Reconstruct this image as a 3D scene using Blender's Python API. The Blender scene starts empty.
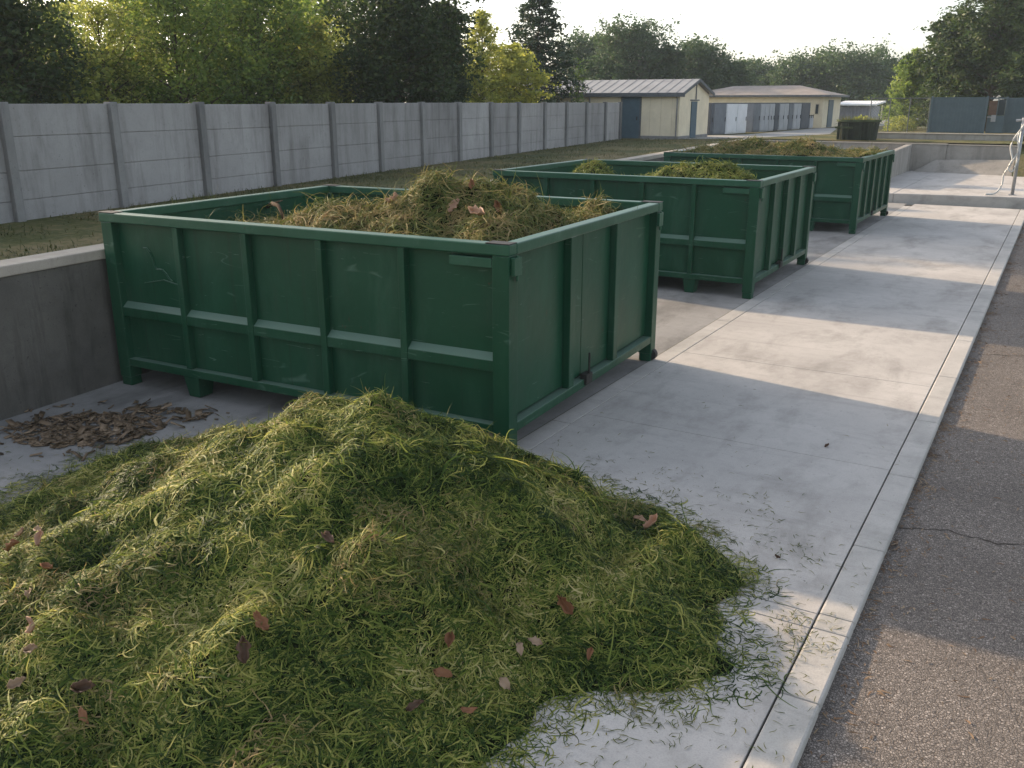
import bpy, math, random
import numpy as np
from mathutils import Vector, Matrix
random.seed(7); RNG = np.random.default_rng(11)
scene = bpy.context.scene
COL = scene.collection
R = math.radians

# ------------------------------------------------------------------ camera
FPX, HY, VX, CAMZ = 909.3, 101.9, 1074.2, 3.6
PITCH = math.atan((384-HY)/FPX)
YAW = math.atan((VX-512)*math.cos(PITCH)/FPX)
CF = np.array([-math.sin(YAW)*math.cos(PITCH), math.cos(YAW)*math.cos(PITCH), -math.sin(PITCH)])
CR = np.array([math.cos(YAW), math.sin(YAW), 0.]); CU = np.cross(CR, CF)
cd = bpy.data.cameras.new('camera'); cam = bpy.data.objects.new('camera', cd); COL.objects.link(cam)
cam.location = (0, 0, CAMZ); cam.rotation_euler = (math.pi/2-PITCH, 0, YAW)
cd.sensor_width = 36; cd.lens = FPX/1024*36; cd.clip_start = .05; cd.clip_end = 2000
scene.camera = cam
def ray(px, py): return CF*FPX + CR*(px-512) - CU*(py-384)
def at_z(px, py, z):
    d = ray(px, py); return np.array([0, 0, CAMZ]) + d*((z-CAMZ)/d[2])
def at_y(px, py, y):
    d = ray(px, py); return np.array([0, 0, CAMZ]) + d*(y/d[1])

# ------------------------------------------------------------------ tagging
def tag(o, label=None, cat=None, group=None, kind=None):
    if label: o['label'] = label
    if cat: o['category'] = cat
    if group: o['group'] = group
    if kind: o['kind'] = kind
    return o
def empty(name, loc=(0, 0, 0), rz=0, label=None, cat=None, group=None):
    o = bpy.data.objects.new(name, None); COL.objects.link(o)
    o.location = loc; o.rotation_euler = (0, 0, rz); o.empty_display_size = .2
    return tag(o, label, cat, group)

# ------------------------------------------------------------------ noise (numpy value noise)
_T = np.random.default_rng(3).random((256, 256))
def vnoise(x, y, s=1., seed=0):
    x = np.asarray(x, float)/s + seed*17.31; y = np.asarray(y, float)/s + seed*9.77
    xi = np.floor(x).astype(int); yi = np.floor(y).astype(int); fx = x-xi; fy = y-yi
    fx = fx*fx*(3-2*fx); fy = fy*fy*(3-2*fy)
    g = lambda a, b: _T[a % 256, b % 256]
    return (g(xi, yi)*(1-fx)+g(xi+1, yi)*fx)*(1-fy) + (g(xi, yi+1)*(1-fx)+g(xi+1, yi+1)*fx)*fy - .5

# ------------------------------------------------------------------ mesh helpers
def from_np(name, V, F, mat, parent=None, smooth=False):
    """V (n,3); F (m,k) all faces with k corners"""
    me = bpy.data.meshes.new(name); V = np.asarray(V, np.float32); F = np.asarray(F, np.int32); k = F.shape[1]
    me.vertices.add(len(V)); me.vertices.foreach_set('co', V.ravel())
    me.loops.add(F.size); me.loops.foreach_set('vertex_index', F.ravel())
    me.polygons.add(len(F)); me.polygons.foreach_set('loop_start', np.arange(0, F.size, k, dtype=np.int32))
    me.polygons.foreach_set('loop_total', np.full(len(F), k, np.int32))
    if smooth: me.polygons.foreach_set('use_smooth', np.ones(len(F), bool))
    me.materials.append(mat); me.update(calc_edges=True); me.validate()
    o = bpy.data.objects.new(name, me); COL.objects.link(o)
    if parent: o.parent = parent
    return o
class MB:
    def __init__(s): s.v = []; s.f = []
    def add(s, vs, fs):
        n = len(s.v); s.v += [tuple(map(float, p)) for p in vs]; s.f += [tuple(i+n for i in q) for q in fs]; return s
    def box(s, x0, x1, y0, y1, z0, z1):
        return s.add([(x0,y0,z0),(x1,y0,z0),(x1,y1,z0),(x0,y1,z0),(x0,y0,z1),(x1,y0,z1),(x1,y1,z1),(x0,y1,z1)],
                     [(3,2,1,0),(4,5,6,7),(0,1,5,4),(1,2,6,5),(2,3,7,6),(3,0,4,7)])
    def hexa(s, b, t):   # bottom 4 (ccw from above), top 4
        return s.add(list(b)+list(t), [(3,2,1,0),(4,5,6,7),(0,1,5,4),(1,2,6,5),(2,3,7,6),(3,0,4,7)])
    def wallseg(s, p, q, th, z0, z1):   # wall whose right-hand face (seen p->q) runs through p-q, thickness to the left
        p = np.array(p, float); q = np.array(q, float); d = (q-p)/np.linalg.norm(q-p); n = np.array([-d[1], d[0]])*th
        a = [p, q, q+n, p+n]
        return s.hexa([(*c, z0) for c in a], [(*c, z1) for c in a])
    def tube(s, pts, r, n=8):
        pts = [Vector(p) for p in pts]; rs = r if hasattr(r, '__len__') else [r]*len(pts); vs = []; fs = []
        for i, p in enumerate(pts):
            d = (pts[min(i+1, len(pts)-1)]-pts[max(i-1, 0)]).normalized()
            u = d.cross(Vector((0, 0, 1)) if abs(d.z) < .95 else Vector((1, 0, 0))).normalized(); w = d.cross(u)
            for k in range(n):
                a = 2*math.pi*k/n; vs.append(p+(u*math.cos(a)+w*math.sin(a))*rs[i])
        for i in range(len(pts)-1):
            for k in range(n): fs.append((i*n+k, i*n+(k+1) % n, (i+1)*n+(k+1) % n, (i+1)*n+k))
        fs.append(tuple(range(n))[::-1]); fs.append(tuple(range((len(pts)-1)*n, len(pts)*n)))
        return s.add(vs, fs)
    def build(s, name, mat, parent=None, bevel=0, smooth=False, seg=2):
        me = bpy.data.meshes.new(name); me.from_pydata(s.v, [], s.f); me.materials.append(mat); me.update()
        if smooth:
            for p in me.polygons: p.use_smooth = True
        o = bpy.data.objects.new(name, me); COL.objects.link(o)
        if parent: o.parent = parent
        if bevel:
            m = o.modifiers.new('bevel', 'BEVEL'); m.width = bevel; m.segments = seg; m.limit_method = 'ANGLE'; m.angle_limit = R(40)
        return o

# ------------------------------------------------------------------ material helpers
class NT:
    def __init__(s, name):
        s.m = bpy.data.materials.new(name); s.m.use_nodes = True; s.t = s.m.node_tree; s.t.nodes.clear()
        s.out = s.t.nodes.new('ShaderNodeOutputMaterial')
    def n(s, typ, **kw):
        nd = s.t.nodes.new('ShaderNode'+typ)
        for k, v in kw.items():
            if k.startswith('i_'): nd.inputs[k[2:].replace('_', ' ')].default_value = v
            else: setattr(nd, k, v)
        return nd
    def l(s, a, b): s.t.links.new(a, b)
    def coord(s, scale=(1, 1, 1)):
        tc = s.n('TexCoord'); mp = s.n('Mapping'); mp.inputs['Scale'].default_value = scale
        s.l(tc.outputs['Object'], mp.inputs['Vector']); return mp.outputs['Vector']
    def noise(s, vec, scale, detail=4, rough=.55, dist=0):
        nd = s.n('TexNoise'); nd.inputs['Scale'].default_value = scale; nd.inputs['Detail'].default_value = detail
        nd.inputs['Roughness'].default_value = rough; nd.inputs['Distortion'].default_value = dist
        s.l(vec, nd.inputs['Vector']); return nd.outputs['Fac']
    def ramp(s, fac, stops, interp='LINEAR'):
        r = s.n('ValToRGB'); r.color_ramp.interpolation = interp
        els = r.color_ramp.elements
        while len(els) < len(stops): els.new(.5)
        for e, (p, c) in zip(els, stops):
            e.position = p; e.color = (*c, 1) if len(c) == 3 else c
        s.l(fac, r.inputs['Fac']); return r.outputs['Color']
    def g(s, fac, a, b): return s.ramp(fac, [(a, (0, 0, 0)), (b, (1, 1, 1))])
    def mix(s, fac, a, b, mode='MIX'):
        m = s.n('Mix', data_type='RGBA', blend_type=mode)
        for sock, v in ((m.inputs['Factor'], fac), (m.inputs['A'], a), (m.inputs['B'], b)):
            pass
        def put(sock, v):
            if hasattr(v, 'is_linked'): s.l(v, sock)
            elif isinstance(v, (int, float)): sock.default_value = v
            else: sock.default_value = (*v, 1)
        put(m.inputs[0], fac); put(m.inputs[6], a); put(m.inputs[7], b); return m.outputs[2]
    def math(s, op, a, b=0.):
        m = s.n('Math', operation=op)
        for i, v in enumerate((a, b)):
            if hasattr(v, 'is_linked'): s.l(v, m.inputs[i])
            else: m.inputs[i].default_value = v
        return m.outputs[0]
    def bump(s, h, strength=.3, dist=.01):
        b = s.n('Bump'); b.inputs['Strength'].default_value = strength; b.inputs['Distance'].default_value = dist
        s.l(h, b.inputs['Height']); return b.outputs['Normal']
    def bsdf(s, color, rough=.8, metal=0, normal=None, spec=.5):
        b = s.n('BsdfPrincipled'); b.inputs['Metallic'].default_value = metal
        b.inputs['Specular IOR Level'].default_value = spec
        for sock, v in ((b.inputs['Base Color'], color), (b.inputs['Roughness'], rough)):
            if hasattr(v, 'is_linked'): s.l(v, sock)
            elif isinstance(v, (int, float)): sock.default_value = v
            else: sock.default_value = (*v, 1)
        if normal: s.l(normal, b.inputs['Normal'])
        s.l(b.outputs[0], s.out.inputs['Surface']); return b

def concrete(name, c0, c1, stain=(.12, .11, .1), stain_amt=.5, big=.6, streak=False, speck=True):
    t = NT(name); v = t.coord()
    a = t.noise(v, big, 6, .6); col = t.mix(t.g(a, .3, .72), c0, c1)
    b = t.noise(v, 5, 6, .65, .3); col = t.mix(t.math('MULTIPLY', t.g(b, .5, .75), .28), col, tuple(x*.62 for x in c0))
    sv = t.coord((1, 1, .12)) if streak else t.coord((1, .45, 1))
    s = t.noise(sv, 2.2 if streak else 1.1, 6, .7, .2)
    col = t.mix(t.math('MULTIPLY', t.g(s, .49, .73), stain_amt), col, stain)
    dg = t.noise(t.coord((.16, 1.7, 1)), 2.4, 5, .7, .5); col = t.mix(t.math('MULTIPLY', t.g(dg, .55, .7), .3 if speck else 0), col, tuple(x*.6 for x in c0)) if not streak else col
    f = t.noise(v, 90, 3, .7)
    oi = t.n('ObjectInfo'); tone = t.math('ADD', t.math('MULTIPLY', oi.outputs['Random'], .3), .85)
    if streak: col = t.mix(1., col, tone, 'MULTIPLY')
    if speck:
        col = t.mix(t.math('MULTIPLY', t.g(f, .45, .7), .3), col, tuple(x*.55 for x in c0))
        p = t.noise(v, 22, 2, .5); col = t.mix(t.math('MULTIPLY', t.g(p, .68, .74), .5), col, stain)
    h = t.math('ADD', t.math('MULTIPLY', b, .6), t.math('MULTIPLY', f, .4))
    t.bsdf(col, .92, normal=t.bump(h, .35, .012), spec=.25); return t.m

def green_paint():
    t = NT('green_paint'); v = t.coord()
    a = t.noise(v, .9, 5, .6)
    col = t.mix(t.g(a, .3, .75), (.003, .042, .019), (.006, .058, .028))
    ch = t.noise(t.coord((1, 1, .25)), 1.7, 7, .72, .4)           # chalky weathered areas
    col = t.mix(t.math('MULTIPLY', t.g(ch, .5, .78), .42), col, (.045, .12, .075))
    dr = t.noise(t.coord((3, 3, .35)), 2.3, 6, .7, .1)            # dirt runs
    col = t.mix(t.math('MULTIPLY', t.g(dr, .56, .8), .45), col, (.03, .045, .03))
    sc = t.noise(t.coord((.7, .7, 7)), 4.0, 3, .5, 1.2)           # scuffs
    col = t.mix(t.math('MULTIPLY', t.g(sc, .715, .735), .35), col, (.2, .26, .22))
    ru = t.noise(t.coord((1, 1, .5)), 9, 6, .78); col = t.mix(t.math('MULTIPLY', t.g(ru, .655, .7), .85), col, (.06, .03, .018))
    n1 = t.noise(t.coord((.35, .35, 2.2)), 1.5, 1, .3, .1); ln = t.ramp(n1, [(.494, (0, 0, 0)), (.4985, (1, 1, 1)), (.5015, (1, 1, 1)), (.506, (0, 0, 0))])
    mk = t.g(t.noise(v, 2.6, 3, .6), .56, .62); col = t.mix(t.math('MULTIPLY', t.math('MULTIPLY', ln, mk), .3), col, (.16, .24, .19))
    st = t.noise(t.coord((7, 7, .22)), 1.6, 4, .6); col = t.mix(t.math('MULTIPLY', t.g(st, .6, .76), .5), col, (.012, .022, .012))
    ge = t.n('NewGeometry'); sx = t.n('SeparateXYZ'); t.l(ge.outputs['Normal'], sx.inputs[0])     # sky highlight painted in as a paler tone on upward faces
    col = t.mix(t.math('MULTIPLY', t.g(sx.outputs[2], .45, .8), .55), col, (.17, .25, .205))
    rr = t.math('ADD', t.math('MULTIPLY', ch, .3), .27)
    h = t.math('ADD', t.noise(v, 1.6, 3, .5), t.math('MULTIPLY', t.noise(v, 40, 2, .5), .03))
    t.bsdf(col, rr, normal=t.bump(h, .4, .06), spec=.26); return t.m
def rail_paint():
    t = NT('rail_paint'); v = t.coord()
    a = t.noise(v, 1.5, 5, .6); col = t.mix(t.g(a, .3, .7), (.007, .056, .027), (.018, .082, .046))
    ch = t.noise(v, 3.1, 7, .75, .3); col = t.mix(t.math('MULTIPLY', t.g(ch, .54, .74), .4), col, (.09, .16, .12))
    ru = t.noise(v, 6, 6, .78); col = t.mix(t.math('MULTIPLY', t.g(ru, .645, .68), .9), col, (.045, .028, .02))
    t.bsdf(col, .4, normal=t.bump(t.noise(v, 12, 4, .6), .2, .01), spec=.35); return t.m
def plain(name, col, rough=.6, metal=0, var=.25, scale=6, bump=.1, spec=.18):
    t = NT(name); v = t.coord(); a = t.noise(v, scale, 6, .65)
    c = t.mix(t.g(a, .3, .7), tuple(x*(1-var) for x in col), tuple(min(1, x*(1+var)) for x in col))
    t.bsdf(c, rough, metal, t.bump(t.noise(v, scale*8, 4, .6), bump, .01), spec); return t.m
def foliage(name, stops, trans=.35, clump=1.2, rough=.55, spec=.3, tint=(.5, .6, .3)):
    """colour per leaf plus slow drift from clump to clump; light passes through the leaf"""
    t = NT(name); g = t.n('NewGeometry'); v = t.coord()
    nz = t.noise(v, clump, 3, .6)
    f = t.math('ADD', t.math('MULTIPLY', g.outputs['Random Per Island'], .55), t.math('MULTIPLY', t.g(nz, .3, .7), .45))
    col = t.ramp(f, stops)
    b = t.n('BsdfPrincipled'); b.inputs['Roughness'].default_value = rough; b.inputs['Specular IOR Level'].default_value = spec
    t.l(col, b.inputs['Base Color'])
    tr = t.n('BsdfTranslucent'); t.l(t.mix(1., col, tint, 'MULTIPLY') if False else col, tr.inputs['Color'])
    mx = t.n('MixShader'); mx.inputs[0].default_value = trans
    t.l(b.outputs[0], mx.inputs[1]); t.l(tr.outputs[0], mx.inputs[2]); t.l(mx.outputs[0], t.out.inputs['Surface'])
    return t.m

M = {}
M['apron'] = concrete('concrete_apron', (.38, .357, .335), (.51, .48, .45), (.18, .168, .152), .7, .55)
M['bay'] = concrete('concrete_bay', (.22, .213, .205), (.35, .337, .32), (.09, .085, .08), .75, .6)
M['kerb'] = concrete('concrete_kerb', (.37, .35, .325), (.48, .455, .425), (.19, .198, .18), .6, 1.2)
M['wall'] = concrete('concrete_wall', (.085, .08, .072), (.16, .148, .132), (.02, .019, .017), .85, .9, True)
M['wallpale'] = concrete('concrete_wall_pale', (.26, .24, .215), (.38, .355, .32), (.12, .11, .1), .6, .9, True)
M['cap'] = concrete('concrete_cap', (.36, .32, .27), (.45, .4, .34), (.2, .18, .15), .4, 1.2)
M['fence'] = concrete('precast_panel', (.25, .242, .237), (.335, .326, .32), (.095, .085, .08), .7, .7, True)
M['post'] = concrete('precast_post', (.17, .168, .165), (.24, .236, .23), (.08, .08, .08), .5, 1.2, True)
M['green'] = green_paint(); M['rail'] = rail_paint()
M['dirt'] = plain('dirt_in_joint', (.055, .046, .038), .95)
M['black'] = plain('worn_black_steel', (.03, .028, .026), .6)
M['bluegate'] = plain('blue_painted_steel', (.08, .112, .128), .5, 0, .12, 3)
M['greypost'] = plain('galvanised_post', (.3, .31, .32), .45, .4, .15, 8)
M['darkpost'] = plain('dark_fence_post', (.12, .13, .13), .6)
M['whitehose'] = plain('white_rubber', (.48, .48, .46), .6, 0, .1)
M['cream'] = plain('cream_render', (.68, .6, .45), .85, 0, .1, 1.6)
M['creamtrim'] = plain('cream_trim', (.56, .49, .36), .8, 0, .1, 3)
M['roof'] = plain('grey_metal_roof', (.29, .285, .28), .5, .2, .18, 1.1)
M['rooftile'] = plain('grey_brown_roof', (.25, .22, .2), .8, 0, .18, 1.3)
M['whiteroof'] = plain('white_roof', (.7, .7, .7), .6, 0, .08)
M['fascia'] = plain('dark_fascia', (.1, .11, .12), .6)
M['bluedoor'] = plain('blue_door_paint', (.068, .108, .138), .5, 0, .12, 4)
M['lockgrey'] = plain('locker_grey', (.17, .185, .21), .6, 0, .15, 2)
M['lockpale'] = plain('locker_pale', (.42, .43, .46), .6, 0, .12, 2)
M['lockdark'] = plain('locker_dark', (.09, .1, .12), .6, 0, .15, 2)
M['lockwhite'] = plain('locker_white', (.72, .73, .76), .6, 0, .08, 2)
M['corr'] = plain('corrugated_grey', (.25, .25, .27), .6, 0, .2, 1.5)
M['darkfence'] = plain('dark_boards', (.06, .065, .07), .8, 0, .2, 1)
M['tub'] = plain('mossy_dark_plastic', (.018, .024, .014), .75, 0, .6, 2.5, .4)
M['tubrim'] = plain('mossy_rim', (.05, .065, .03), .8, 0, .5, 3, .4)
M['glass'] = plain('dark_window_glass', (.03, .04, .045), .12, 0, .1, 2, 0)
M['brown'] = plain('brown_board', (.14, .085, .06), .8)
M['bark'] = plain('tree_bark', (.075, .058, .042), .95, 0, .35, 5, .5)
M['paledeadwood'] = plain('dead_branch', (.06, .036, .02), .9, 0, .3, 8, .4)

def asphalt():
    t = NT('asphalt'); v = t.coord()
    vo = t.n('TexVoronoi', feature='F1'); vo.inputs['Scale'].default_value = 60; t.l(v, vo.inputs['Vector'])
    vd = t.n('TexVoronoi', feature='DISTANCE_TO_EDGE'); vd.inputs['Scale'].default_value = 60; t.l(v, vd.inputs['Vector'])
    sep = t.n('SeparateColor'); t.l(vo.outputs['Color'], sep.inputs[0])
    stone = t.ramp(sep.outputs[0], [(0, (.16, .14, .125)), (.5, (.225, .195, .172)), (.88, (.29, .25, .22)), (1, (.4, .35, .31))])
    gap = t.g(vd.outputs['Distance'], .02, .16)
    big = t.noise(v, .5, 5, .6)
    col = t.mix(gap, (.075, .063, .055), stone)
    col = t.mix(t.math('MULTIPLY', t.g(big, .42, .72), .4), col, (.06, .052, .046))
    t.bsdf(col, .9, normal=t.bump(gap, .6, .01), spec=.25); return t.m
M['asphalt'] = asphalt()
def lawn():
    t = NT('lawn_soil'); v = t.coord()
    a = t.noise(v, .45, 6, .65); b = t.noise(v, 7, 6, .7)
    col = t.ramp(t.math('ADD', t.math('MULTIPLY', a, .6), t.math('MULTIPLY', b, .4)),
                 [(.36, (.04, .05, .017)), (.48, (.085, .088, .034)), (.56, (.15, .125, .06)), (.66, (.2, .16, .09))])
    t.bsdf(col, .95, normal=t.bump(b, .6, .05), spec=.1); return t.m
M['lawn'] = lawn()
M['path'] = concrete('grey_path', (.3, .29, .275), (.38, .37, .35), (.2, .19, .17), .4, .4)

GRASS = [(0, (.008, .019, .005)), (.26, (.027, .056, .012)), (.44, (.08, .128, .023)), (.58, (.2, .245, .046)), (.76, (.42, .4, .11)), (1, (.62, .52, .27))]
STRAW = [(0, (.03, .036, .012)), (.25, (.075, .105, .026)), (.46, (.14, .155, .045)), (.68, (.27, .215, .085)), (.88, (.38, .28, .14)), (1, (.24, .13, .065))]
M['blades'] = foliage('fresh_clippings', GRASS, .42, 1.5, .55, .16)
M['blades_b'] = foliage('mixed_straw_clippings', STRAW, .3, 2.2, .65, .14)
M['blades_y'] = foliage('yellowing_clippings', [(0, (.03, .042, .012)), (.4, (.085, .11, .025)), (.75, (.18, .17, .05)), (1, (.33, .25, .11))], .35, 2.2, .6, .14)
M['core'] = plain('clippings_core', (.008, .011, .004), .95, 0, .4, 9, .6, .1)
M['lawnblades'] = foliage('lawn_blades', [(0, (.035, .05, .013)), (.45, (.07, .08, .025)), (.75, (.15, .13, .055)), (1, (.22, .17, .09))], .25, .5)
M['drybits'] = foliage('dry_litter_bits', [(0, (.09, .055, .03)), (.5, (.17, .1, .055)), (1, (.32, .24, .15))], .1, 2)
M['chips'] = foliage('bark_chips', [(0, (.05, .034, .02)), (.45, (.14, .096, .058)), (.8, (.26, .185, .12)), (1, (.46, .36, .25))], .05, 3)

# ------------------------------------------------------------------ light
SUN_EL, SUN_AZ = 20.5, 10.0     # sun stands to the left (-X), turned 10 degrees towards +Y
sdir = Vector((-math.cos(R(SUN_EL))*math.cos(R(SUN_AZ)), math.cos(R(SUN_EL))*math.sin(R(SUN_AZ)), math.sin(R(SUN_EL))))
sl = bpy.data.lights.new('sun', 'SUN'); sun = bpy.data.objects.new('sun', sl); COL.objects.link(sun)
sl.energy = 3.2; sl.angle = R(1.0); sl.color = (1, .76, .5)
sun.rotation_euler = sdir.to_track_quat('Z', 'Y').to_euler(); sun.location = (-30, 10, 30)
w = bpy.data.worlds.new('World'); scene.world = w; w.use_nodes = True
nt = w.node_tree; bg = nt.nodes['Background']; sk = nt.nodes.new('ShaderNodeTexSky'); sk.sky_type = 'NISHITA'
sk.sun_disc = False; sk.sun_elevation = R(SUN_EL); sk.sun_rotation = math.atan2(sdir.x, sdir.y)
sk.air_density = 1.0; sk.dust_density = 2.2; sk.ozone_density = .8; sk.altitude = 0
hs = nt.nodes.new('ShaderNodeHueSaturation'); hs.inputs['Saturation'].default_value = .52; nt.links.new(sk.outputs[0], hs.inputs['Color']); nt.links.new(hs.outputs[0], bg.inputs[0]); bg.inputs[1].default_value = .15
scene.view_settings.view_transform = 'Standard'; scene.view_settings.look = 'None'
scene.view_settings.exposure = 1.2; scene.view_settings.gamma = 1
scene.render.engine = 'CYCLES'
cy = scene.cycles; cy.max_bounces = 6; cy.diffuse_bounces = 3; cy.glossy_bounces = 3; cy.transmission_bounces = 3
cy.transparent_max_bounces = 4; cy.volume_bounces = 0; cy.use_denoising = True; cy.sample_clamp_indirect = 4

# ------------------------------------------------------------------ setting: terrain, pavements
G = 1.7
def wallx(y): return -10.3 - .088*(y-5)             # line of the retaining wall's face
def sheet(name, polys, mat, kind='structure'):
    mb = MB()
    for p in polys: mb.add(p, [tuple(range(len(p)))])
    return tag(mb.build(name, mat), kind=kind)
# low ground under everything, then the raised lawn level as a second shelf of the same sheet
gb = MB()
gb.add([(-300,-30,-.16),(200,-30,-.16),(200,300,-.16),(-300,300,-.16)], [(0,1,2,3)])
tag(gb.build('ground', M['lawn']), kind='structure')
wl = [(wallx(y)-.3, y) for y in (4.6, 10, 20, 30, 40, 50.2)]
lawn_poly = [(-290, 4.6)] + wl + [(-.7, 50.2), (-.7, 60.5), (190, 60.5), (190, 295), (-290, 295)]
mb = MB()
for i in range(len(wl)-1):
    (xa, ya), (xb, yb) = wl[i], wl[i+1]
    mb.add([(-290, ya, G), (xa, ya, G), (xb, yb, G), (-290, yb, G)], [(0,1,2,3)])
mb.add([(-290,50.2,G),(-.7,50.2,G),(-.7,60.5,G),(-290,60.5,G)], [(0,1,2,3)])
mb.add([(-290,60.5,G),(190,60.5,G),(190,295,G),(-290,295,G)], [(0,1,2,3)])
tag(mb.build('lawn', M['lawn']), kind='structure')
# concrete bay under the containers
mb = MB()
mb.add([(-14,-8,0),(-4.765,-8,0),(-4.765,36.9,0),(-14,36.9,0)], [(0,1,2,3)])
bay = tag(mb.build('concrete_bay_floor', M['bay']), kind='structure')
mb = MB()     # narrow pale strip between bay and apron
for y0 in np.arange(-6, 36, 3.0): mb.box(-4.755, -4.51, y0, min(y0+2.985, 36.85), -.15, .004)
tag(mb.build('concrete_strip', M['kerb'], bevel=.006), kind='structure')
mb = MB()     # apron slabs, with open joints
ys = [-6, -3.2, -.4, 2.9, 6.0, 6.22, 9.4, 12.7, 16.2, 19.8, 23.6, 27.8, 32.2, 36.85]
for a, b in zip(ys[:-1], ys[1:]): mb.box(-4.5, -1.062, a, b-.010, -.15, .003)
tag(mb.build('concrete_apron', M['apron'], bevel=.005), kind='structure')
mb = MB()
ys = [-6, -4, -2, 0, 2, 4.05, 5.15, 6.02, 6.24, 7.5, 9.3, 11.2, 13.3, 15.6, 18, 20.5, 23.2, 26.2, 29.5, 33, 36.85]
for a, b in zip(ys[:-1], ys[1:]): mb.box(-1.052, -.80, a, b-.007, -.15, .004)
tag(mb.build('kerb', M['kerb'], bevel=.018), kind='structure')
mb = MB(); mb.add([(-4.8,-6,-.035),(-.83,-6,-.035),(-.83,36.8,-.035),(-4.8,36.8,-.035)], [(0,1,2,3)])
tag(mb.build('dirt_bed', M['dirt']), kind='structure')
mb = MB()
mb.add([(-.84,-8,-.07),(9,-8,-.07),(9,38,-.07),(-.84,38,-.07)], [(0,1,2,3)])
mb.add([(-.84,38,-.07),(9,38,-.07),(9,61,G+.02),(-.84,61,G+.02)], [(0,1,2,3)])
tag(mb.build('asphalt_road', M['asphalt']), kind='structure')
for cpts in ([(-.78,8.2),(-.4,8.35),(.0,8.3),(.45,8.5),(1.0,8.45),(1.8,8.7),(3,8.6)], [(-.7,15.1),(.1,15.4),(.9,15.2),(2,15.6),(4,15.3)], [(1.6,3),(1.5,5),(1.75,7),(1.6,8.65)]):
    mb = MB(); fine = []
    for (xa, ya), (xb, yb) in zip(cpts[:-1], cpts[1:]):
        for u in np.linspace(0, 1, 8, endpoint=False): fine.append((xa+(xb-xa)*u+random.uniform(-.02, .02), ya+(yb-ya)*u+random.uniform(-.025, .025)))
    for p, q in zip(fine[:-1], fine[1:]):
        d = np.array(q)-np.array(p); n = np.array([-d[1], d[0]])/np.linalg.norm(d)*random.uniform(.004, .011)
        mb.add([(p[0]-n[0],p[1]-n[1],-.066),(q[0]-n[0],q[1]-n[1],-.066),(q[0]+n[0],q[1]+n[1],-.066),(p[0]+n[0],p[1]+n[1],-.066)], [(0,1,2,3)])
    tag(mb.build('road_crack', M['dirt']), kind='structure')
# raised slab behind a tall step
SL = .34
mb = MB(); mb.hexa([(-14,37.0,-.1),(-5.3,37.0,-.1),(-5.3,50,-.1),(-14,50,-.1)], [(-14,37.0,SL),(-5.3,37.0,SL),(-5.3,50,SL),(-14,50,SL)])
mb.hexa([(-5.295,37.0,-.1),(-.82,37.75,-.1),(-.82,50,-.1),(-5.295,50,-.1)], [(-5.295,37.0,SL),(-.82,37.75,SL),(-.82,50,SL),(-5.295,50,SL)])
tag(mb.build('raised_slab', M['apron'], bevel=.03), kind='structure')
# grey path in front of the sheds
pp = [at_z(x, y, G+.006) for x, y in ((640,139.5),(700,139),(770,137),(830,134),(838,127.5),(815,128.3),(748,134.4),(705,135.6))]
sheet('path', [[tuple(p) for p in pp]], M['path'])
q = [at_z(x, y, G+.006) for x, y in ((838,130),(900,124),(930,119.5),(935,116.5),(900,117),(862,123))]
sheet('far_road', [[tuple(p) for p in q]], M['path'])
# bank of leaf litter behind the stepped wall
mb = MB(); mb.box(-9.4, 6, 54.32, 80, 1.5, 1.93); tag(mb.build('raised_bank', M['lawn']), kind='structure')

mb = MB(); mb.hexa([(-1.945,48.3,-.1),(-.6,48.3,-.1),(-.6,50.6,-.1),(-1.945,50.6,-.1)], [(-1.945,48.3,SL+.01),(-.6,48.3,SL+.01),(-.6,50.6,G+.003),(-1.945,50.6,G+.003)])
tag(mb.build('earth_bank', M['lawn']), kind='structure')
# ------------------------------------------------------------------ walls of the bay
t = empty('retaining_wall', (wallx(5), 4.6, 0), 0, 'stained dark concrete retaining wall with pale coping beside the left container', 'wall')
def rel(root, mb, name, mat, **k):
    L = root.location; mb.v = [(x-L.x, y-L.y, z-L.z) for x, y, z in mb.v]
    return mb.build(name, mat, root, **k)
mb = MB()
ysw = [4.6, 12, 20, 28, 36.95, 50]
for a, b in zip(ysw[:-1], ysw[1:]): mb.wallseg((wallx(a), a), (wallx(b), b-.012), .3, -.1, 1.66)
mb.box(-40, wallx(4.6)-.31, 4.6, 4.9, -.1, 1.66)
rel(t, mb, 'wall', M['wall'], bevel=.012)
mb = MB()
for a, b in zip(ysw[:-1], ysw[1:]): mb.wallseg((wallx(a)+.035, a-.02), (wallx(b)+.035, b-.034), .42, 1.662, 1.79)
mb.box(-40, wallx(4.6)-.4, 4.56, 4.95, 1.662, 1.79)
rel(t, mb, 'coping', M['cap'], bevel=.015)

t = empty('low_wall', (-9, 50, 0), 0, 'low stained concrete wall with a notch and sloping foot across the far end', 'wall')
mb = MB(); mb.box(-14.5, -5.0, 50, 50.35, .2, 1.60); mb.box(-4.996, -1.95, 50.06, 50.35, .2, 1.58); rel(t, mb, 'wall', M['wallpale'], bevel=.02)
mb = MB(); mb.box(-14.55, -4.97, 49.96, 50.39, 1.603, 1.66); mb.box(-4.96, -1.93, 50.02, 50.39, 1.583, 1.63); rel(t, mb, 'coping', M['cap'], bevel=.015)
mb = MB(); mb.hexa([(-6.4,49.3,SL-.05),(-1.96,48.5,SL-.05),(-1.96,50.055,SL-.05),(-6.4,49.99,SL-.05)], [(-5.4,49.9,.9),(-1.96,49.6,1.0),(-1.96,50.055,1.0),(-5.4,49.99,.9)])
rel(t, mb, 'sloping_foot', M['wallpale'], bevel=.03)
t = empty('side_wall', (-6.6, 47, 0), 0, 'short concrete side wall running beside the farthest container', 'wall')
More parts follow.
